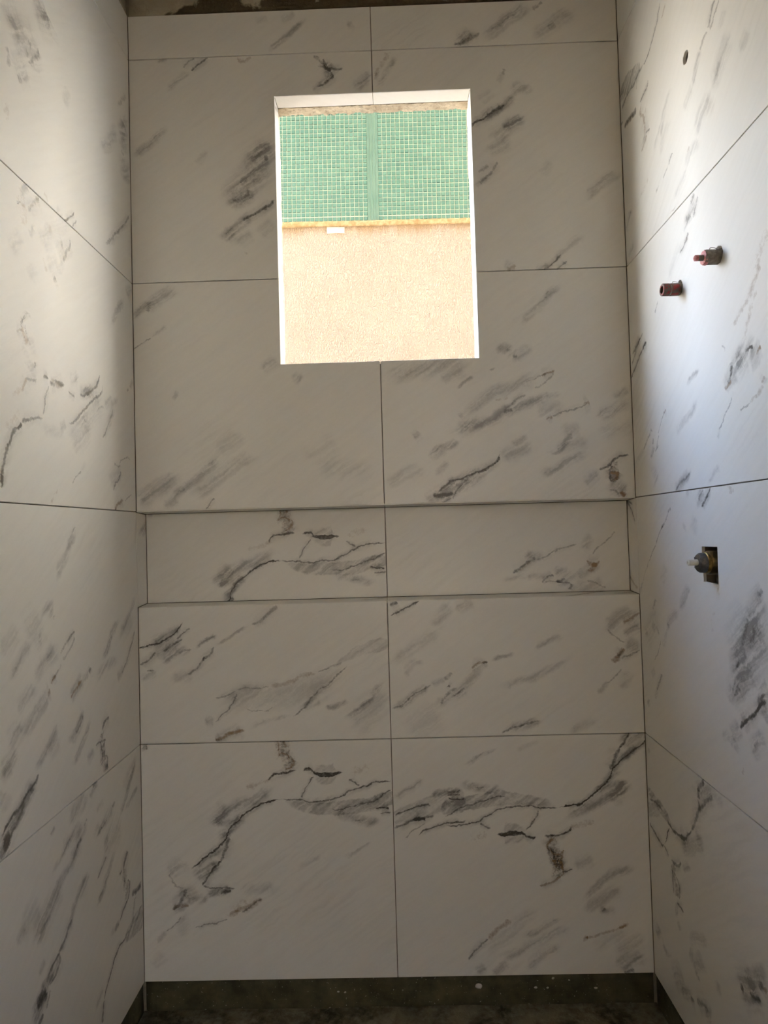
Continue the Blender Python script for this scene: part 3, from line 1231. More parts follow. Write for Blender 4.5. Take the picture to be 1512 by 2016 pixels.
def mat_stucco():
    m, t = new_mat('peach_stucco'); N = NT(t)
    g = N.n('ShaderNodeTexCoord').outputs['Object']
    st = N.vmath('MULTIPLY', g, (1.0, 1.0, 0.45))
    a = N.noise(st, 150.0, 3.0, 0.6, 0.5).outputs[0]
    h = N.remap(a, 0.40, 0.62, 0, 1, True)
    b = N.noise(g, 3.0, 4.0, 0.6).outputs[0]
    col = N.mix(N.remap(b, 0.3, 0.7, 0, 1), (0.60, 0.48, 0.37, 1), (0.66, 0.54, 0.42, 1))
    # brown drip stain under the ledge
    sx = N.n('ShaderNodeSeparateXYZ'); N.put(sx.inputs[0], g)
    dr = N.noise(N.vmath('MULTIPLY', g, (16.0, 1.0, 2.0)), 1.0, 4.0, 0.6).outputs[0]
    edge = N.math('MULTIPLY_ADD', dr, 0.16, sx.outputs[2])
    f = N.remap(edge, 3.285, 3.36, 0.0, 0.75, True)
    col = N.mix(f, col, (0.42, 0.26, 0.12, 1))
    N.surface(col, 0.95, 0.1, h, 0, 1.0, 0.006)
    return m

def mat_simple(name, c1, c2, rough=0.6, scale=40.0, spec=0.4, metal=0.0, bump=0.2, lo=0.35, hi=0.65):
    m, t = new_mat(name); N = NT(t)
    g = N.n('ShaderNodeTexCoord').outputs['Object']
    a = N.noise(g, scale, 4.0, 0.6).outputs[0]
    N.surface(N.mix(N.remap(a, lo, hi, 0, 1), c1, c2), rough, spec, a, metal, bump, 0.001)
    return m

M_MORTAR = mat_mortar()
M_ROUGH = mat_rough_plaster()
M_WPROOF = mat_waterproof()
M_FLOOR = mat_floor()
M_PLASTER = mat_plaster_wall()
M_LINTEL = mat_lintel()
M_STUCCO = mat_stucco()

V = {k: parse_strokes(v) for k, v in VEINS.items()}
def moved(strokes, fn): return [(k, hw, st, [fn(*q) for q in pts]) for k, hw, st, pts in strokes]
A_FACE = list(V['BL5'])                       # the same printed face is used three times on the back wall
V['BR5'] = V['BR5'] + moved(A_FACE, lambda x, z, w: (0.1345 - x, 1.0095 - z, w))
V['BN_L'] = moved(A_FACE, lambda x, z, w: (x + 0.003, z + 0.607, w))

def loose_veins(rnd, x0, x1, y0, y1, n):
    """A few diagonal veins for stretches of tile that lie beside the view."""
    res = []
    for _ in range(n):
        x, y = rnd.uniform(x0, x1), rnd.uniform(y0, y1)
        L = rnd.uniform(0.08, 0.25)
        a = math.radians(rnd.uniform(20, 45))
        pts = []
        for i in range(4):
            pts.append((x + L * i / 3 * math.cos(a), y + L * i / 3 * math.sin(a) + rnd.uniform(-0.008, 0.008), 1.0))
        k = rnd.choice('sslb')
        res.append((k, {'s': 0.012, 'l': 0.004, 'b': 0.006}[k], rnd.uniform(0.25, 0.6), pts))
    return res

# ------------------------------------------------------------------ back wall
bm = bmesh.new()
win_hole = [(WX0 - TT, WZ0 - TT), (WX1 + TT, WZ0 - TT), (WX1 + TT, WZ1 + TT), (WX0 - TT, WZ1 + TT)]
niche_hole = [(-0.70, NZ0 - TT), (0.70, NZ0 - TT), (0.70, NZ1 + TT), (-0.70, NZ1 + TT)]
FX = 6.2
outer = [(-FX, -0.6), (FX, -0.6), (FX, 6.0), (-FX, 6.0)]     # outer wall extended unseen past this room to shade the gap
slab(bm, [outer, win_hole, niche_hole], TT, ND + TT, BACK3)
slab(bm, [outer, win_hole], ND + TT, WALL_OUT, BACK3)
wall_back = tag(link('wall_back', bm, M_MORTAR), 'back wall clad in veined white marble tiles around the window and niche', 'wall', kind='structure')

def back_tile(key, loops, seed, **kw): return tile('tile:' + key, wall_back, loops, BACK3, V.get(key, ()), seed, **kw)
g = GAP
# the tiles that meet the window are cut to an L
def cut_left(z0, z1, up):
    x0, x1 = XL + g, -g
    wx, wz0, wz1 = WX0 - 0.0004, WZ0 - 0.0004, WZ1 + 0.0004
    if up: return [(x0, z0 + g), (wx, z0 + g), (wx, wz1), (x1, wz1), (x1, z1 - g), (x0, z1 - g)]
    return [(x0, z0 + g), (x1, z0 + g), (x1, wz0), (wx, wz0), (wx, z1 - g), (x0, z1 - g)]
def cut_right(z0, z1, up):
    x0, x1 = g, XR - g
    wx, wz0, wz1 = WX1 + 0.0004, WZ0 - 0.0004, WZ1 + 0.0004
    if up: return [(wx, z0 + g), (x1, z0 + g), (x1, z1 - g), (x0, z1 - g), (x0, wz1), (wx, wz1)]
    return [(x0, z0 + g), (x1, z0 + g), (x1, z1 - g), (wx, z1 - g), (wx, wz0), (x0, wz0)]
back_tile('BL0', [rect(XL, 0, ZT4, ZTOP)], 1.0)
back_tile('BR0', [rect(0, XR, ZT4, ZTOP)], 1.1)
back_tile('BL1', [cut_left(ZT3, ZT4, True)], 1.2)
back_tile('BR1', [cut_right(ZT3, ZT4, True)], 1.3)
back_tile('BL2', [cut_left(ZT2, ZT3, False)], 1.4)
back_tile('BR2', [cut_right(ZT2, ZT3, False)], 1.5)
back_tile('BL4', [rect(XL, 0, ZT1, NZ0)], 1.6)
back_tile('BR4', [rect(0, XR, ZT1, NZ0)], 1.7)
back_tile('BL5', [rect(XL, 0, ZT0, ZT1)], 1.8)
back_tile('BR5', [rect(0, XR, ZT0, ZT1)], 1.9)
# niche: back, lining above and below (each falls a little towards the room), two ends
SLOPE = 0.052
NS = SLOPE * ND
back_tile('BN_L', [rect(XL, 0, NZ0 + NS, NZ1 - NS)], 1.8, depth=ND)
back_tile('BN_R', [rect(0, XR, NZ0 + NS, NZ1 - NS)], 2.0, depth=ND)
rnd = random.Random(5)
for x0, x1 in ((XL, 0.0), (0.0, XR)):
    tile('tile:niche_shelf', wall_back, [rect(x0, x1, 0.0004, ND, 0.0006)], lambda x, y, d: (x, y, NZ0 + SLOPE * y - d), loose_veins(rnd, x0, x1, 0.0, ND, 3), 2.1, cell=0.4)
    tile('tile:niche_top', wall_back, [rect(x0, x1, 0.0004, ND, 0.0006)], lambda x, y, d: (x, y, NZ1 - SLOPE * y + d), (), 2.2)
tile('tile:niche_end', wall_back, [[(0.0008, NZ0 + 0.0010), (ND - 0.0008, NZ0 + NS + 0.0010), (ND - 0.0008, NZ1 - NS - 0.0010), (0.0008, NZ1 - 0.0010)]], lambda y, z, d: (XL - d, y, z), loose_veins(rnd, 0, ND, NZ0, NZ1, 2), 2.3, cell=0.5)
tile('tile:niche_end', wall_back, [[(0.0008, NZ0 + 0.0010), (ND - 0.0008, NZ0 + NS + 0.0010), (ND - 0.0008, NZ1 - NS - 0.0010), (0.0008, NZ1 - 0.0010)]], lambda y, z, d: (XR + d, y, z), loose_veins(rnd, 0, ND, NZ0, NZ1, 4), 2.4, cell=0.5)

def rough_band(name, parent, a0, a1, z0, z1, to3d, mat, amp, nu, nz, seed):
    """A band of uneven render: front face a displaced grid, closed behind."""
    bm = bmesh.new()
    gr = []
    for i in range(nu + 1):
        row = []
        for j in range(nz + 1):
            u = a0 + (a1 - a0) * i / nu; z = z0 + (z1 - z0) * j / nz
            d = amp * mnoise.fractal(Vector((u * 14 + seed, z * 14, seed)), 1.0, 2.0, 4)
            row.append(bm.verts.new(to3d(u, z, min(TT - 0.0003, TT - 0.0024 - 0.6 * abs(d)))))
        gr.append(row)
    for i in range(nu):
        for j in range(nz):
            bm.faces.new((gr[i][j], gr[i + 1][j], gr[i + 1][j + 1], gr[i][j + 1]))
    edge = [gr[i][0] for i in range(nu + 1)] + [gr[nu][j] for j in range(1, nz + 1)] + [gr[i][nz] for i in range(nu - 1, -1, -1)] + [gr[0][j] for j in range(nz - 1, 0, -1)]
    bk = []
    for i in range(nu + 1): bk.append((a0 + (a1 - a0) * i / nu, z0))
    for j in range(1, nz + 1): bk.append((a1, z0 + (z1 - z0) * j / nz))
    for i in range(nu - 1, -1, -1): bk.append((a0 + (a1 - a0) * i / nu, z1))
    for j in range(nz - 1, 0, -1): bk.append((a0, z0 + (z1 - z0) * j / nz))
    vb = [bm.verts.new(to3d(u, z, TT)) for u, z in bk]
    n = len(edge)
    for i in range(n):
        k = (i + 1) % n
        bm.faces.new((edge[i], edge[k], vb[k], vb[i]))
    return link(name, bm, mat, parent, True)

rough_band('plaster_band', wall_back, XL + 0.003, XR - 0.003, ZTOP + 0.001, CEIL - 0.001, BACK3, M_ROUGH, 0.006, 90, 14, 1.3)
rough_band('waterproof_band', wall_back, XL + 0.003, XR - 0.003, -0.010, ZT0 - 0.001, BACK3, M_WPROOF, 0.003, 70, 6, 2.3)
M_SPLAT = mat_simple('pale_cement', (0.36, 0.34, 0.28, 1), (0.52, 0.50, 0.44, 1), 0.9, 80.0, 0.2)
rnd = random.Random(11)
for sx, sz, r in ((0.204, 0.044, 0.0085), (0.392, 0.060, 0.0035), (0.348, 0.038, 0.004), (0.378, 0.037, 0.003), (-0.152, 0.036, 0.003), (-0.135, 0.034, 0.0028), (0.498, 0.034, 0.004), (0.432, 0.055, 0.0025)):
    bm = bmesh.new()
    bmesh.ops.create_icosphere(bm, subdivisions=2, radius=r)
    for v in bm.verts:
        k = 1 + 0.5 * mnoise.noise(v.co * 400 + Vector((sx * 50, 0, 0)))
        v.co = Vector((sx + v.co.x * k * 1.1, 0.0035 + v.co.y * 0.35, sz + v.co.z * k * 0.8))
    link('mortar_splash', bm, M_SPLAT, wall_back, True)

# ------------------------------------------------------------------ window opening
bm = bmesh.new()
rnd = random.Random(3)
def ragged(bm, p_in, p_out, n_, hang, y0, y1, seed):
    """Strip of broken mortar between two points of the opening's edge; n_ points into the opening."""
    steps, rows = 140, 6
    g_ = []
    for i in range(steps + 1):
        t = i / steps
        base = p_in.lerp(p_out, t)
        row = []
        for j in range(rows + 1):
            s = j / rows
            y = y0 + (y1 - y0) * s
            nz_ = mnoise.fractal(Vector((t * 30 + seed, s * 2.2, seed)), 1.0, 2.0, 5)
            lump = max(0.0, mnoise.noise(Vector((t * 7 + seed * 2, s * 1.5, 0.3))))
            d = hang * (0.08 + 0.22 * nz_ + 2.6 * max(0.0, lump - 0.34) * s)
            row.append(bm.verts.new(base + n_ * d + Vector((0, y + (0.005 * nz_ if j == rows else 0), 0))))
        row.append(bm.verts.new(base - n_ * 0.006 + Vector((0, y1 + 0.004, 0))))
        row.append(bm.verts.new(base - n_ * 0.006 + Vector((0, y0, 0))))
        g_.append(row)
    m_ = len(g_[0])
    for a, b in zip(g_, g_[1:]):
        for j in range(m_): bm.faces.new((a[j], b[j], b[(j + 1) % m_], a[(j + 1) % m_]))
    bm.faces.new(g_[0]); bm.faces.new(g_[-1][::-1])
ragged(bm, Vector((WX0 - 0.003, 0, WZ1)), Vector((WX1 + 0.003, 0, WZ1)), Vector((0, 0, -1)), 0.009, 0.0495, 0.082, 4.1)
ragged(bm, Vector((WX0 - 0.001, 0, WZ0)), Vector((WX0 - 0.001, 0, WZ1)), Vector((1, 0, 0)), 0.002, 0.0555, 0.082, 7.1)
ragged(bm, Vector((WX1 + 0.001, 0, WZ0)), Vector((WX1 + 0.001, 0, WZ1)), Vector((-1, 0, 0)), 0.002, 0.0555, 0.082, 9.1)
ragged(bm, Vector((WX0 - 0.003, 0, WZ0 - 0.002)), Vector((WX1 + 0.003, 0, WZ0 - 0.002)), Vector((0, 0, 1)), 0.003, 0.0555, 0.082, 2.1)
window = tag(link('window_1', bm, M_LINTEL), 'unglazed window opening lined with marble strips and ragged mortar at its outer edge', 'window', kind='structure')
rnd = random.Random(21)
RD = 0.055
TOPD = 0.049
for x0, x1 in ((WX0, 0.0), (0.0, WX1)):
    tile('reveal_tile', window, [rect(x0, x1, 0.0002, TOPD, 0.0006)], lambda x, y, d: (x, y, WZ1 + d), (), 3.0)
    tile('reveal_tile', window, [rect(x0, x1, 0.0002, RD, 0.0006)], lambda x, y, d: (x, y, WZ0 - d), (), 3.1)
for z0, z1 in ((WZ0, ZT3), (ZT3, WZ1)):
    tile('reveal_tile', window, [rect(0.0002, RD, z0, z1, 0.0006)], lambda y, z, d: (WX0 - d, y, z), loose_veins(rnd, 0, RD, z0, z1, 1), 3.2, cell=0.5)
    tile('reveal_tile', window, [rect(0.0002, RD, z0, z1, 0.0006)], lambda y, z, d: (WX1 + d, y, z), (), 3.3)

# ------------------------------------------------------------------ side walls
YB = -3.30                                     # inside face of the wall behind the camera
TL = 1.198                                     # length of a whole tile
def circle(cy, cz, r, n=20, jit=0.0, rnd=None):
    return [(cy + r * (1 + (rnd.uniform(-jit, jit) if rnd else 0)) * math.cos(2 * math.pi * i / n), cz + r * (1 + (rnd.uniform(-jit, jit) if rnd else 0)) * math.sin(2 * math.pi * i / n)) for i in range(n)]

bm = bmesh.new()
lw = [(YB, -0.12), (TT - 0.0005, -0.12), (TT - 0.0005, CEIL + 0.12), (YB, CEIL + 0.12)]
slab(bm, [lw], TT, 0.12, LEFT3)
wall_left = tag(link('wall_left', bm, M_MORTAR), 'left wall of large veined white marble tiles', 'wall', kind='structure')
rows = ((ZT4, ZTOP, '0'), (ZT3, ZT4, '1'), (ZT2, ZT3, '2'), (ZT1, ZT2, '3'), (ZT0, ZT1, '4'))
rnd = random.Random(31)
for i, (z0, z1, k) in enumerate(rows):
    tile('tile:L' + k, wall_left, [rect(-TL, 0.0, z0, z1)], LEFT3, V.get('L' + k, []) + loose_veins(rnd, -TL, -0.72, z0, z1, 4), 4.0 + 0.1 * i)
rough_band('plaster_band', wall_left, -TL, -0.003, ZTOP + 0.001, CEIL - 0.001, LEFT3, M_ROUGH, 0.006, 60, 12, 5.3)
rough_band('waterproof_band', wall_left, -TL, -0.003, -0.010, ZT0 - 0.001, LEFT3, M_WPROOF, 0.003, 60, 6, 6.3)

# right wall: hole for the shower arm, two pipe stubs, cut-out for the mixer
HOLE = (0.3695, 2.1515, 0.0125)
ST1 = (0.464, 1.6985)
ST2 = (0.2975, 1.6990)
CUT = [(0.3520, 1.0812), (0.4118, 1.0795), (0.4136, 1.1526), (0.3508, 1.1520)]
rnd = random.Random(41)
hole_loop = circle(HOLE[0], HOLE[1], HOLE[2], 20, 0.06, rnd)[::-1]
st1_loop = circle(ST1[0] + 0.002, ST1[1] + 0.003, 0.0165, 20, 0.07, rnd)[::-1]
st2_loop = circle(ST2[0] + 0.001, ST2[1] + 0.003, 0.0155, 20, 0.05, rnd)[::-1]
cut_loop = CUT[::-1]
bm = bmesh.new()
rw = [(0.0005 - TT, -0.12), (-YB, -0.12), (-YB, CEIL + 0.12), (0.0005 - TT, CEIL + 0.12)]
slab(bm, [rw, circle(HOLE[0], HOLE[1], 0.0128)[::-1], circle(ST1[0], ST1[1], 0.0165)[::-1], circle(ST2[0], ST2[1], 0.0155)[::-1], [(0.350, 1.078), (0.350, 1.154), (0.415, 1.154), (0.415, 1.078)]], TT, 0.112, RIGHT3)
slab(bm, [rw], 0.112, 0.12, RIGHT3)
wall_right = tag(link('wall_right', bm, M_MORTAR), 'right wall of large veined white marble tiles with plumbing openings', 'wall', kind='structure')
rnd = random.Random(32)
for i, (z0, z1, k) in enumerate(rows):
    loops = [rect(0.0, TL, z0, z1)]
    if k == '1': loops.append(hole_loop)
    if k == '2': loops += [st1_loop, st2_loop]
    if k == '3': loops.append(cut_loop)
    tile('tile:R' + k, wall_right, loops, RIGHT3, V.get('R' + k, []) + loose_veins(rnd, 0.72, TL, z0, z1, 4), 5.0 + 0.1 * i)
rough_band('plaster_band', wall_right, 0.003, TL, ZTOP + 0.001, CEIL - 0.001, RIGHT3, M_ROUGH, 0.006, 60, 12, 8.3)
rough_band('waterproof_band', wall_right, 0.003, TL, -0.010, ZT0 - 0.001, RIGHT3, M_WPROOF, 0.003, 60, 6, 9.3)
# bare plaster on the side walls past the tiles
for par, T3, nm, sgn in ((wall_left, LEFT3, 'plaster_face', -1), (wall_right, RIGHT3, 'plaster_face', 1)):
    bm = bmesh.new()
    lo, hi = (YB + 0.001, -TL - 0.004) if sgn < 0 else (TL + 0.004, -YB - 0.001)
    slab(bm, [[(lo, 0.001), (hi, 0.001), (hi, CEIL - 0.001), (lo, CEIL - 0.001)]], 0.0, TT - 0.0002, T3)
    link(nm, bm, M_PLASTER, par)

# ------------------------------------------------------------------ floor, ceiling, wall behind the camera
bm = bmesh.new()
nx, ny = 60, 90
gr = [[bm.verts.new((XL - 0.004 + (XR - XL + 0.008) * i / nx, YB + (TT - 0.001 - YB) * j / ny, -0.004 + 0.0035 * mnoise.fractal(Vector((i * 0.25, j * 0.25, 3.0)), 1.0, 2.0, 4))) for j in range(ny + 1)] for i in range(nx + 1)]
for i in range(nx):
    for j in range(ny): bm.faces.new((gr[i][j], gr[i + 1][j], gr[i + 1][j + 1], gr[i][j + 1]))
r_ = bmesh.ops.extrude_face_region(bm, geom=bm.faces[:])
for v in [e for e in r_['geom'] if isinstance(e, bmesh.types.BMVert)]: v.co.z = -0.12
floor = tag(link('floor', bm, M_FLOOR), 'dark raw screed floor with cement dust', 'floor', kind='structure')

bm = bmesh.new()
add_box(bm, (XL - 0.12, YB - 0.12, CEIL), (XR + 0.12, TT, CEIL + 0.12))
ceiling = tag(link('ceiling', bm, mat_simple('raw_concrete', (0.20, 0.185, 0.155, 1), (0.30, 0.28, 0.24, 1), 0.9, 12.0, 0.2)), 'rough plaster ceiling', 'ceiling', kind='structure')

DOOR_W, DOOR_H, DOOR_AJAR = 0.80, 2.10, 10  # unseen door leaf added; its opening is set for fill light
bm = bmesh.new()
dw = [(XL - 0.12, -0.12), (XR + 0.12, -0.12), (XR + 0.12, CEIL), (XL - 0.12, CEIL)]
dh = [(-DOOR_W / 2, 0.0), (-DOOR_W / 2, DOOR_H), (DOOR_W / 2, DOOR_H), (DOOR_W / 2, 0.0)]
slab(bm, [dw, dh], 0.0, 0.12, lambda x, z, d: (x, YB - d, z))
tag(link('wall_front', bm, M_PLASTER), 'plaster wall with the open doorway facing the window', 'wall', kind='structure')

M_DOOR = mat_simple('primed_door', (0.55, 0.46, 0.34, 1), (0.62, 0.53, 0.40, 1), 0.6, 8.0, 0.3, 0.0, 0.05)
bm = bmesh.new()
add_box(bm, (0.004, -0.035, 0.006), (DOOR_W - 0.006, 0.0, DOOR_H - 0.006))
for z0, z1 in ((0.15, 0.95), (1.10, 1.95)): add_box(bm, (0.10, 0.0, z0), (DOOR_W - 0.10, 0.006, z1))
leaf = tag(link('door_1', bm, M_DOOR), 'primed door added unseen behind the camera, ajar for fill light', 'door', kind='structure')
leaf.location = (-DOOR_W / 2, YB - 0.121, 0)
leaf.rotation_euler = (0, 0, -math.radians(DOOR_AJAR))
bm = bmesh.new()
tube(bm, [(0, 0, 0), (-0.10, 0, 0)], [0.009, 0.009], 12)
handle = link('handle', bm, M_DOOR, leaf)
handle.location = (DOOR_W - 0.04, 0.030, 1.02)

# ------------------------------------------------------------------ plumbing on the right wall
M_PIPE = mat_simple('cement_stained_plug', (0.11, 0.094, 0.075, 1), (0.23, 0.205, 0.17, 1), 0.7, 160.0)
M_RED = mat_simple('worn_red_paint', (0.085, 0.070, 0.055, 1), (0.20, 0.018, 0.018, 1), 0.6, 150.0, 0.3, 0.0, 0.2, 0.50, 0.57)
M_PINK = mat_simple('pink_plastic_dust', (0.58, 0.27, 0.26, 1), (0.36, 0.07, 0.07, 1), 0.5, 220.0)
M_WHITE = mat_simple('white_sealant', (0.62, 0.60, 0.55, 1), (0.78, 0.76, 0.72, 1), 0.6, 120.0)
M_BRASS = mat_simple('tarnished_brass', (0.06, 0.042, 0.018, 1), (0.17, 0.115, 0.042, 1), 0.4, 90.0, 0.5, 0.85)
M_YELLOW = mat_simple('bright_brass', (0.15, 0.09, 0.022, 1), (0.30, 0.19, 0.05, 1), 0.35, 90.0, 0.5, 0.8)
M_CHROME = mat_simple('dull_valve_metal', (0.07, 0.066, 0.06, 1), (0.15, 0.142, 0.13, 1), 0.4, 110.0, 0.5, 0.7)
M_STEM = mat_simple('ivory_plastic_stem', (0.62, 0.60, 0.50, 1), (0.72, 0.70, 0.60, 1), 0.4, 60.0)
M_DUSTPIPE = mat_simple('dusty_pipe', (0.16, 0.11, 0.06, 1), (0.28, 0.24, 0.18, 1), 0.7, 90.0)

def lathe(name, parent, y, z, prof, mat, seg=28, jit=0.0, smooth=True, rnd=None):
    """prof: (distance out of the wall face, radius); y is the world Y of the axis."""
    bm = bmesh.new()
    tube(bm, [(XR - d, y, z) for d, r in prof], [r for d, r in prof], seg, True, jit, rnd)
    o = link(name, bm, mat, parent, False)
    if smooth:
        for p in o.data.polygons: p.use_smooth = len(p.vertices) == 4
        try: o.data.set_sharp_from_angle(angle=math.radians(35))
        except Exception: pass
    return o

rnd = random.Random(8)
y1, z1 = -ST1[0], ST1[1]
plug = empty('pipe_plug', (XR, y1, z1))
bpy.context.view_layer.update()
def at_root(root, o):
    o.parent = root
    o.matrix_parent_inverse = root.matrix_world.inverted()
    return o
at_root(plug, lathe('body', None, y1, z1, [(-0.03, 0.0140), (0.023, 0.0140), (0.0265, 0.0128), (0.0275, 0.0112)], M_PIPE, 14, 0.02, True, rnd))
at_root(plug, lathe('shoulder', None, y1 + 0.001, z1, [(0.0215, 0.0144), (0.0245, 0.0142), (0.0275, 0.0126), (0.0282, 0.0100)], M_PINK, 20, 0.03, True, rnd))
at_root(plug, lathe('neck', None, y1, z1 - 0.001, [(0.0275, 0.0058), (0.0385, 0.0054)], M_PIPE, 12))
at_root(plug, lathe('tip', None, y1, z1 - 0.001, [(0.0375, 0.0058), (0.0430, 0.0056), (0.0448, 0.0030)], M_PINK, 12))
bm = bmesh.new()                                # clipped loop of wire at the hole
prev = None
pts = [Vector((XR - 0.004 - 0.006 * math.sin(a), y1 + 0.003 - 0.002 * math.cos(a), z1 + 0.0135 + 0.006 * math.sin(a))) + Vector((0.006 * math.cos(a), 0, 0)) for a in [math.pi * i / 10 for i in range(11)]]
def wire(bm, pts, r, seg=6):
    rings = []
    for i, p in enumerate(pts):
        t = (pts[min(i + 1, len(pts) - 1)] - pts[max(i - 1, 0)]).normalized()
        a = t.cross(Vector((0, 1, 0.01))).normalized(); b = t.cross(a)
        rings.append([bm.verts.new(p + a * r * math.cos(2 * math.pi * k / seg) + b * r * math.sin(2 * math.pi * k / seg)) for k in range(seg)])
    for a, b in zip(rings, rings[1:]):
        for k in range(seg): bm.faces.new((a[k], a[(k + 1) % seg], b[(k + 1) % seg], b[k]))
    bm.faces.new(rings[0][::-1]); bm.faces.new(rings[-1])
wire(bm, pts, 0.0007)
at_root(plug, link('wire_loop', bm, M_PIPE, None, True))
tag(plug, 'bottle-shaped grey pipe plug with a thin pink tip sticking out of the marble', 'pipe plug')

y2, z2 = -ST2[0], ST2[1]
plug2 = empty('pipe_plug', (XR, y2, z2))
bpy.context.view_layer.update()
at_root(plug2, lathe('body', None, y2, z2, [(-0.03, 0.0128), (0.012, 0.0128), (0.0125, 0.0123), (0.0215, 0.0123), (0.022, 0.0128)], M_PIPE, 20, 0.015, True, rnd))
at_root(plug2, lathe('painted_collar', None, y2, z2, [(0.003, 0.0131), (0.0195, 0.0131)], M_RED, 20, 0.01, True, rnd))
at_root(plug2, lathe('painted_end', None, y2, z2, [(0.0225, 0.0128), (0.0365, 0.0128), (0.0372, 0.0120), (0.0372, 0.0082), (0.0270, 0.0078)], M_RED, 20, 0.015, True, rnd))
bm = bmesh.new()
wire(bm, [p + Vector((0, y2 - y1, z2 - z1 - 0.001)) for p in pts], 0.0006)
at_root(plug2, link('wire_loop', bm, M_WHITE, None, True))
tag(plug2, 'short blunt pipe plug flaked with red paint in the marble wall', 'pipe plug')

yv, zv = -0.3815, 1.121
valve = empty('mixer_valve', (XR, yv, zv))
bpy.context.view_layer.update()
at_root(valve, lathe('body', None, yv, zv, [(-0.055, 0.0235), (0.004, 0.0235), (0.0055, 0.0225)], M_BRASS, 32))
at_root(valve, lathe('retaining_ring', None, yv, zv, [(0.0055, 0.0215), (0.0105, 0.0215), (0.0113, 0.0205)], M_YELLOW, 32))
col = at_root(valve, lathe('cartridge', None, yv, zv, [(0.0110, 0.0200), (0.0200, 0.0195), (0.0235, 0.0170), (0.0245, 0.0120)], M_CHROME, 32))
at_root(valve, lathe('stem', None, yv, zv + 0.001, [(0.0240, 0.0062), (0.0425, 0.0062), (0.0438, 0.0050), (0.0438, 0.0027), (0.0330, 0.0025)], M_STEM, 14))
for ang in (0.7, 2.4, 4.2, 5.6):  # raised studs standing in for notches in the cartridge face
    bm = bmesh.new()
    cy, cz = yv + 0.0145 * math.cos(ang), zv + 0.0145 * math.sin(ang)
    tube(bm, [(XR - 0.0215, cy, cz), (XR - 0.0247, cy, cz)], [0.0026, 0.0024], 10)
    at_root(valve, link('face_stud', bm, M_CHROME, None))
tag(valve, 'brass mixer valve with an ivory stem set in a square cut-out', 'valve')

# supply pipes seen inside the cut-out
for dy, r, mt, lb in ((0.021, 0.0075, M_DUSTPIPE, 'brown supply pipe behind the mixer valve in the cut-out'), (-0.020, 0.0085, M_WHITE, 'grey supply pipe behind the mixer valve in the cut-out')):
    bm = bmesh.new()
    rings = []
    for z in (1.0785, 1.0960):
        rings.append([bm.verts.new((XR + 0.030 + r * math.cos(2 * math.pi * k / 16), yv + dy + r * math.sin(2 * math.pi * k / 16), z)) for k in range(16)])
    for k in range(16): bm.faces.new((rings[0][k], rings[0][(k + 1) % 16], rings[1][(k + 1) % 16], rings[1][k]))
    bm.faces.new(rings[0][::-1]); bm.faces.new(rings[1])
    at_root(valve, link('supply_pipe', bm, mt, None, True))

# ------------------------------------------------------------------ the building across the gap
YN = 1.40
PITCH = 0.0214
NXL, NXR = -1.25, 1.05
ZM = 2.6870                                     # lower edge of the mosaic
ZN0, ZN1 = -0.6, 7.0
nb = empty('neighbouring_building', (0, YN, ZN0))
tag(nb, 'neighbouring building wall with peach stucco below and green glass mosaic above', 'building')
def nlink(name, bm, mat, parent=None, smooth=False):
    o = link(name, bm, mat, None, smooth)
    o.parent = parent or nb
    return o
OFF = Vector((0, YN, ZN0))
def nshift(bm):
    for v in bm.verts: v.co -= OFF
bm = bmesh.new()
add_box(bm, (NXL, YN, ZN0), (NXR, YN + 0.25, ZN1))
nshift(bm)
stucco = nlink('stucco_wall', bm, M_STUCCO)
M_GROUT = mat_simple('pale_grout', (0.60, 0.68, 0.56, 1), (0.68, 0.74, 0.62, 1), 0.8, 30.0)
M_GLASS = mat_simple('green_glass_mosaic', (0.080, 0.190, 0.150, 1), (0.105, 0.220, 0.175, 1), 0.25, 2.2, 0.5, 0.0, 0.0)
M_BAND = mat_simple('green_grout_band', (0.110, 0.205, 0.155, 1), (0.135, 0.230, 0.180, 1), 0.5, 12.0)
bm = bmesh.new()
add_box(bm, (NXL, YN - 0.004, ZM), (NXR, YN, 4.02))
nshift(bm)
mosaic = nlink('mosaic_panel', bm, M_GROUT)
# one mosaic piece, shared
TS = PITCH - 0.0032
def piece(bm, cx, cz, hx=TS / 2, hz=TS / 2):
    y0, y1, e = YN - 0.0075, YN - 0.004, 0.0012
    a = [bm.verts.new((cx + sx * hx, y1, cz + sz * hz)) for sx, sz in ((-1, -1), (1, -1), (1, 1), (-1, 1))]
    b = [bm.verts.new((cx + sx * (hx - e), y0, cz + sz * (hz - e))) for sx, sz in ((-1, -1), (1, -1), (1, 1), (-1, 1))]
    for i in range(4):
        j = (i + 1) % 4
        bm.faces.new((a[i], a[j], b[j], b[i]))
    bm.faces.new(b)
bm = bmesh.new()
piece(bm, 0, 0)
for v in bm.verts: v.co.y -= YN
bmesh.ops.recalc_face_normals(bm, faces=bm.faces)
piece_me = bpy.data.meshes.new('mosaic_piece')
bm.to_mesh(piece_me); bm.free()
piece_me.materials.append(M_GLASS)
BX0, BX1 = -0.0990, -0.0465                     # the grouted band between two mosaic fields
cols = []
x = BX0 - 0.001 - TS / 2
while x > NXL + 0.02: cols.append(x); x -= PITCH
x = BX1 + 0.001 + TS / 2
while x < NXR - 0.02: cols.append(x); x += PITCH
rws = [ZM + 0.002 + TS / 2]
z = rws[0] + PITCH + 0.0022
while z < 4.0: rws.append(z); z += PITCH
rest = bmesh.new()
single = []
for j, z in enumerate(rws):
    for x in cols:
        if -0.482 < x < 0.435 and j < 7 and len(single) < 300: single.append((x, z))
        else: piece(rest, x + 0, z)
for x, z in single:
    o = bpy.data.objects.new('mosaic_piece', piece_me)
    COL.objects.link(o)
    o.parent = mosaic
    o.location = (x, 0, z - ZN0)
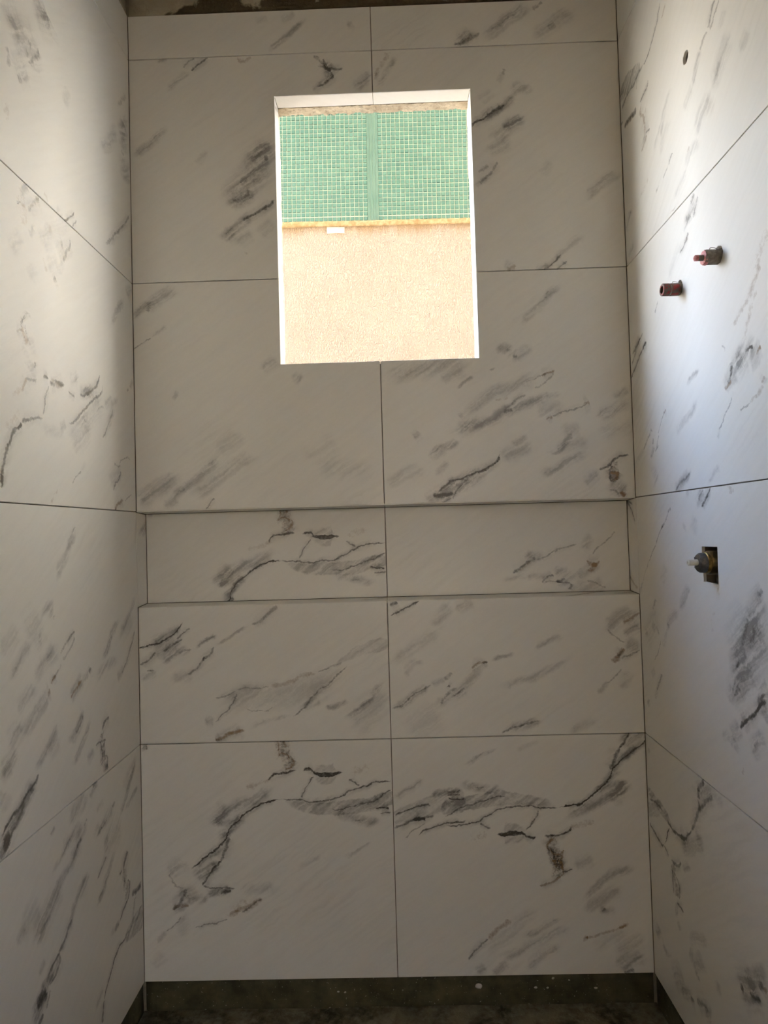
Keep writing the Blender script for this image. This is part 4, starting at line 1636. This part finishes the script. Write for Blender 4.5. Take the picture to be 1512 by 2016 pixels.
nshift(rest)
o = nlink('mosaic_field', rest, M_GLASS, mosaic)
o['kind'] = 'stuff'
# band with green-tinted grout, three fine grooves between its strips
bw = (BX1 - BX0 - 0.0025) / 4
for i in range(4):
    bm = bmesh.new()
    add_box(bm, (BX0 + i * (bw + 0.0008), YN - 0.0068, ZM + 0.002), (BX0 + i * (bw + 0.0008) + bw, YN - 0.004, 4.01))
    nshift(bm)
    nlink('grout_strip', bm, M_BAND, mosaic)
# mortar ledge under the mosaic
M_LEDGE = mat_simple('ochre_mortar', (0.40, 0.26, 0.12, 1), (0.60, 0.46, 0.27, 1), 0.9, 55.0, 0.2, 0.0, 0.6)
bm = bmesh.new()
steps = 260
g_ = []
for i in range(steps + 1):
    xx = NXL + (NXR - NXL) * i / steps
    n1 = mnoise.fractal(Vector((xx * 28, 0.0, 1.7)), 1.0, 2.0, 4)
    n2 = mnoise.fractal(Vector((xx * 34, 5.0, 1.7)), 1.0, 2.0, 4)
    prof = [(YN, ZM - 0.0235 + 0.001 * n2), (YN - 0.007 - 0.001 * n1, ZM - 0.0215 + 0.001 * n2), (YN - 0.010 - 0.002 * n2, ZM - 0.011), (YN - 0.012 - 0.003 * n1, ZM - 0.003 + 0.0025 * n2), (YN - 0.009, ZM + 0.0005 + 0.0022 * n1), (YN, ZM + 0.0005 + 0.0022 * n1)]
    g_.append([bm.verts.new((xx, y, z)) for y, z in prof])
for a, b in zip(g_, g_[1:]):
    for j in range(6): bm.faces.new((a[j], b[j], b[(j + 1) % 6], a[(j + 1) % 6]))
bm.faces.new(g_[0]); bm.faces.new(g_[-1][::-1])
nshift(bm)
nlink('mortar_ledge', bm, M_LEDGE)
bm = bmesh.new()
M_PATCH = mat_simple('pale_filler', (0.68, 0.60, 0.52, 1), (0.74, 0.66, 0.58, 1), 0.9, 60.0, 0.2)
v_ = [(-0.297, 2.6615), (-0.212, 2.6600), (-0.2125, 2.6300), (-0.2500, 2.6325), (-0.2965, 2.6305)]
slab(bm, [v_[::-1]], YN - 0.0025, YN, lambda x, z, d: (x, d, z))
nshift(bm)
nlink('filler_patch', bm, M_PATCH)
nb.rotation_euler = (0, math.radians(0.67), 0)

bm = bmesh.new()
add_box(bm, (NXL, 0.32, 4.30), (NXR, YN, 4.42))  # unseen slab added over the gap to shade the stucco and mosaic
nshift(bm)
nlink('gap_shade_slab', bm, mat_simple('shade_slab_plaster', (0.50, 0.44, 0.36, 1), (0.58, 0.52, 0.43, 1), 0.9, 10.0, 0.2))

# ground of the gap between the two buildings
M_GROUND = mat_simple('grey_concrete', (0.09, 0.083, 0.072, 1), (0.12, 0.112, 0.10, 1), 0.9, 6.0, 0.2)
bm = bmesh.new()
add_box(bm, (-14, -14, -0.75), (14, 14, -0.6))
tag(link('ground', bm, M_GROUND), 'dark paved ground between the two buildings', 'ground', kind='structure')

# unseen wall added to bounce sunlight in, unseen pier added to block it
M_LIME = mat_simple('whitewash', (0.72, 0.68, 0.60, 1), (0.80, 0.76, 0.68, 1), 0.9, 3.0, 0.2)
bm = bmesh.new()
add_box(bm, (-14, 5.0, -0.6), (6.4, 5.2, 3.2))
tag(link('wall_sun_bounce', bm, M_LIME), 'unseen whitewashed wall added to bounce sunlight through the window', 'wall', kind='structure')
bm = bmesh.new()
add_box(bm, (1.9, WALL_OUT, -0.6), (2.2, 0.50, 6.0))
tag(link('wall_light_blocker', bm, M_STUCCO), 'unseen pier added to block grazing light from the left wall', 'wall', kind='structure')
bm = bmesh.new()
add_box(bm, (6.5, 0.6, -0.6), (10.5, 14.0, 14.0))  # unseen tall block added as a sunlit reflector for the left wall
tag(link('wall_sun_bounce_tall', bm, M_LIME), 'unseen tall whitewashed block added to bounce sunlight onto the left wall', 'wall', kind='structure')
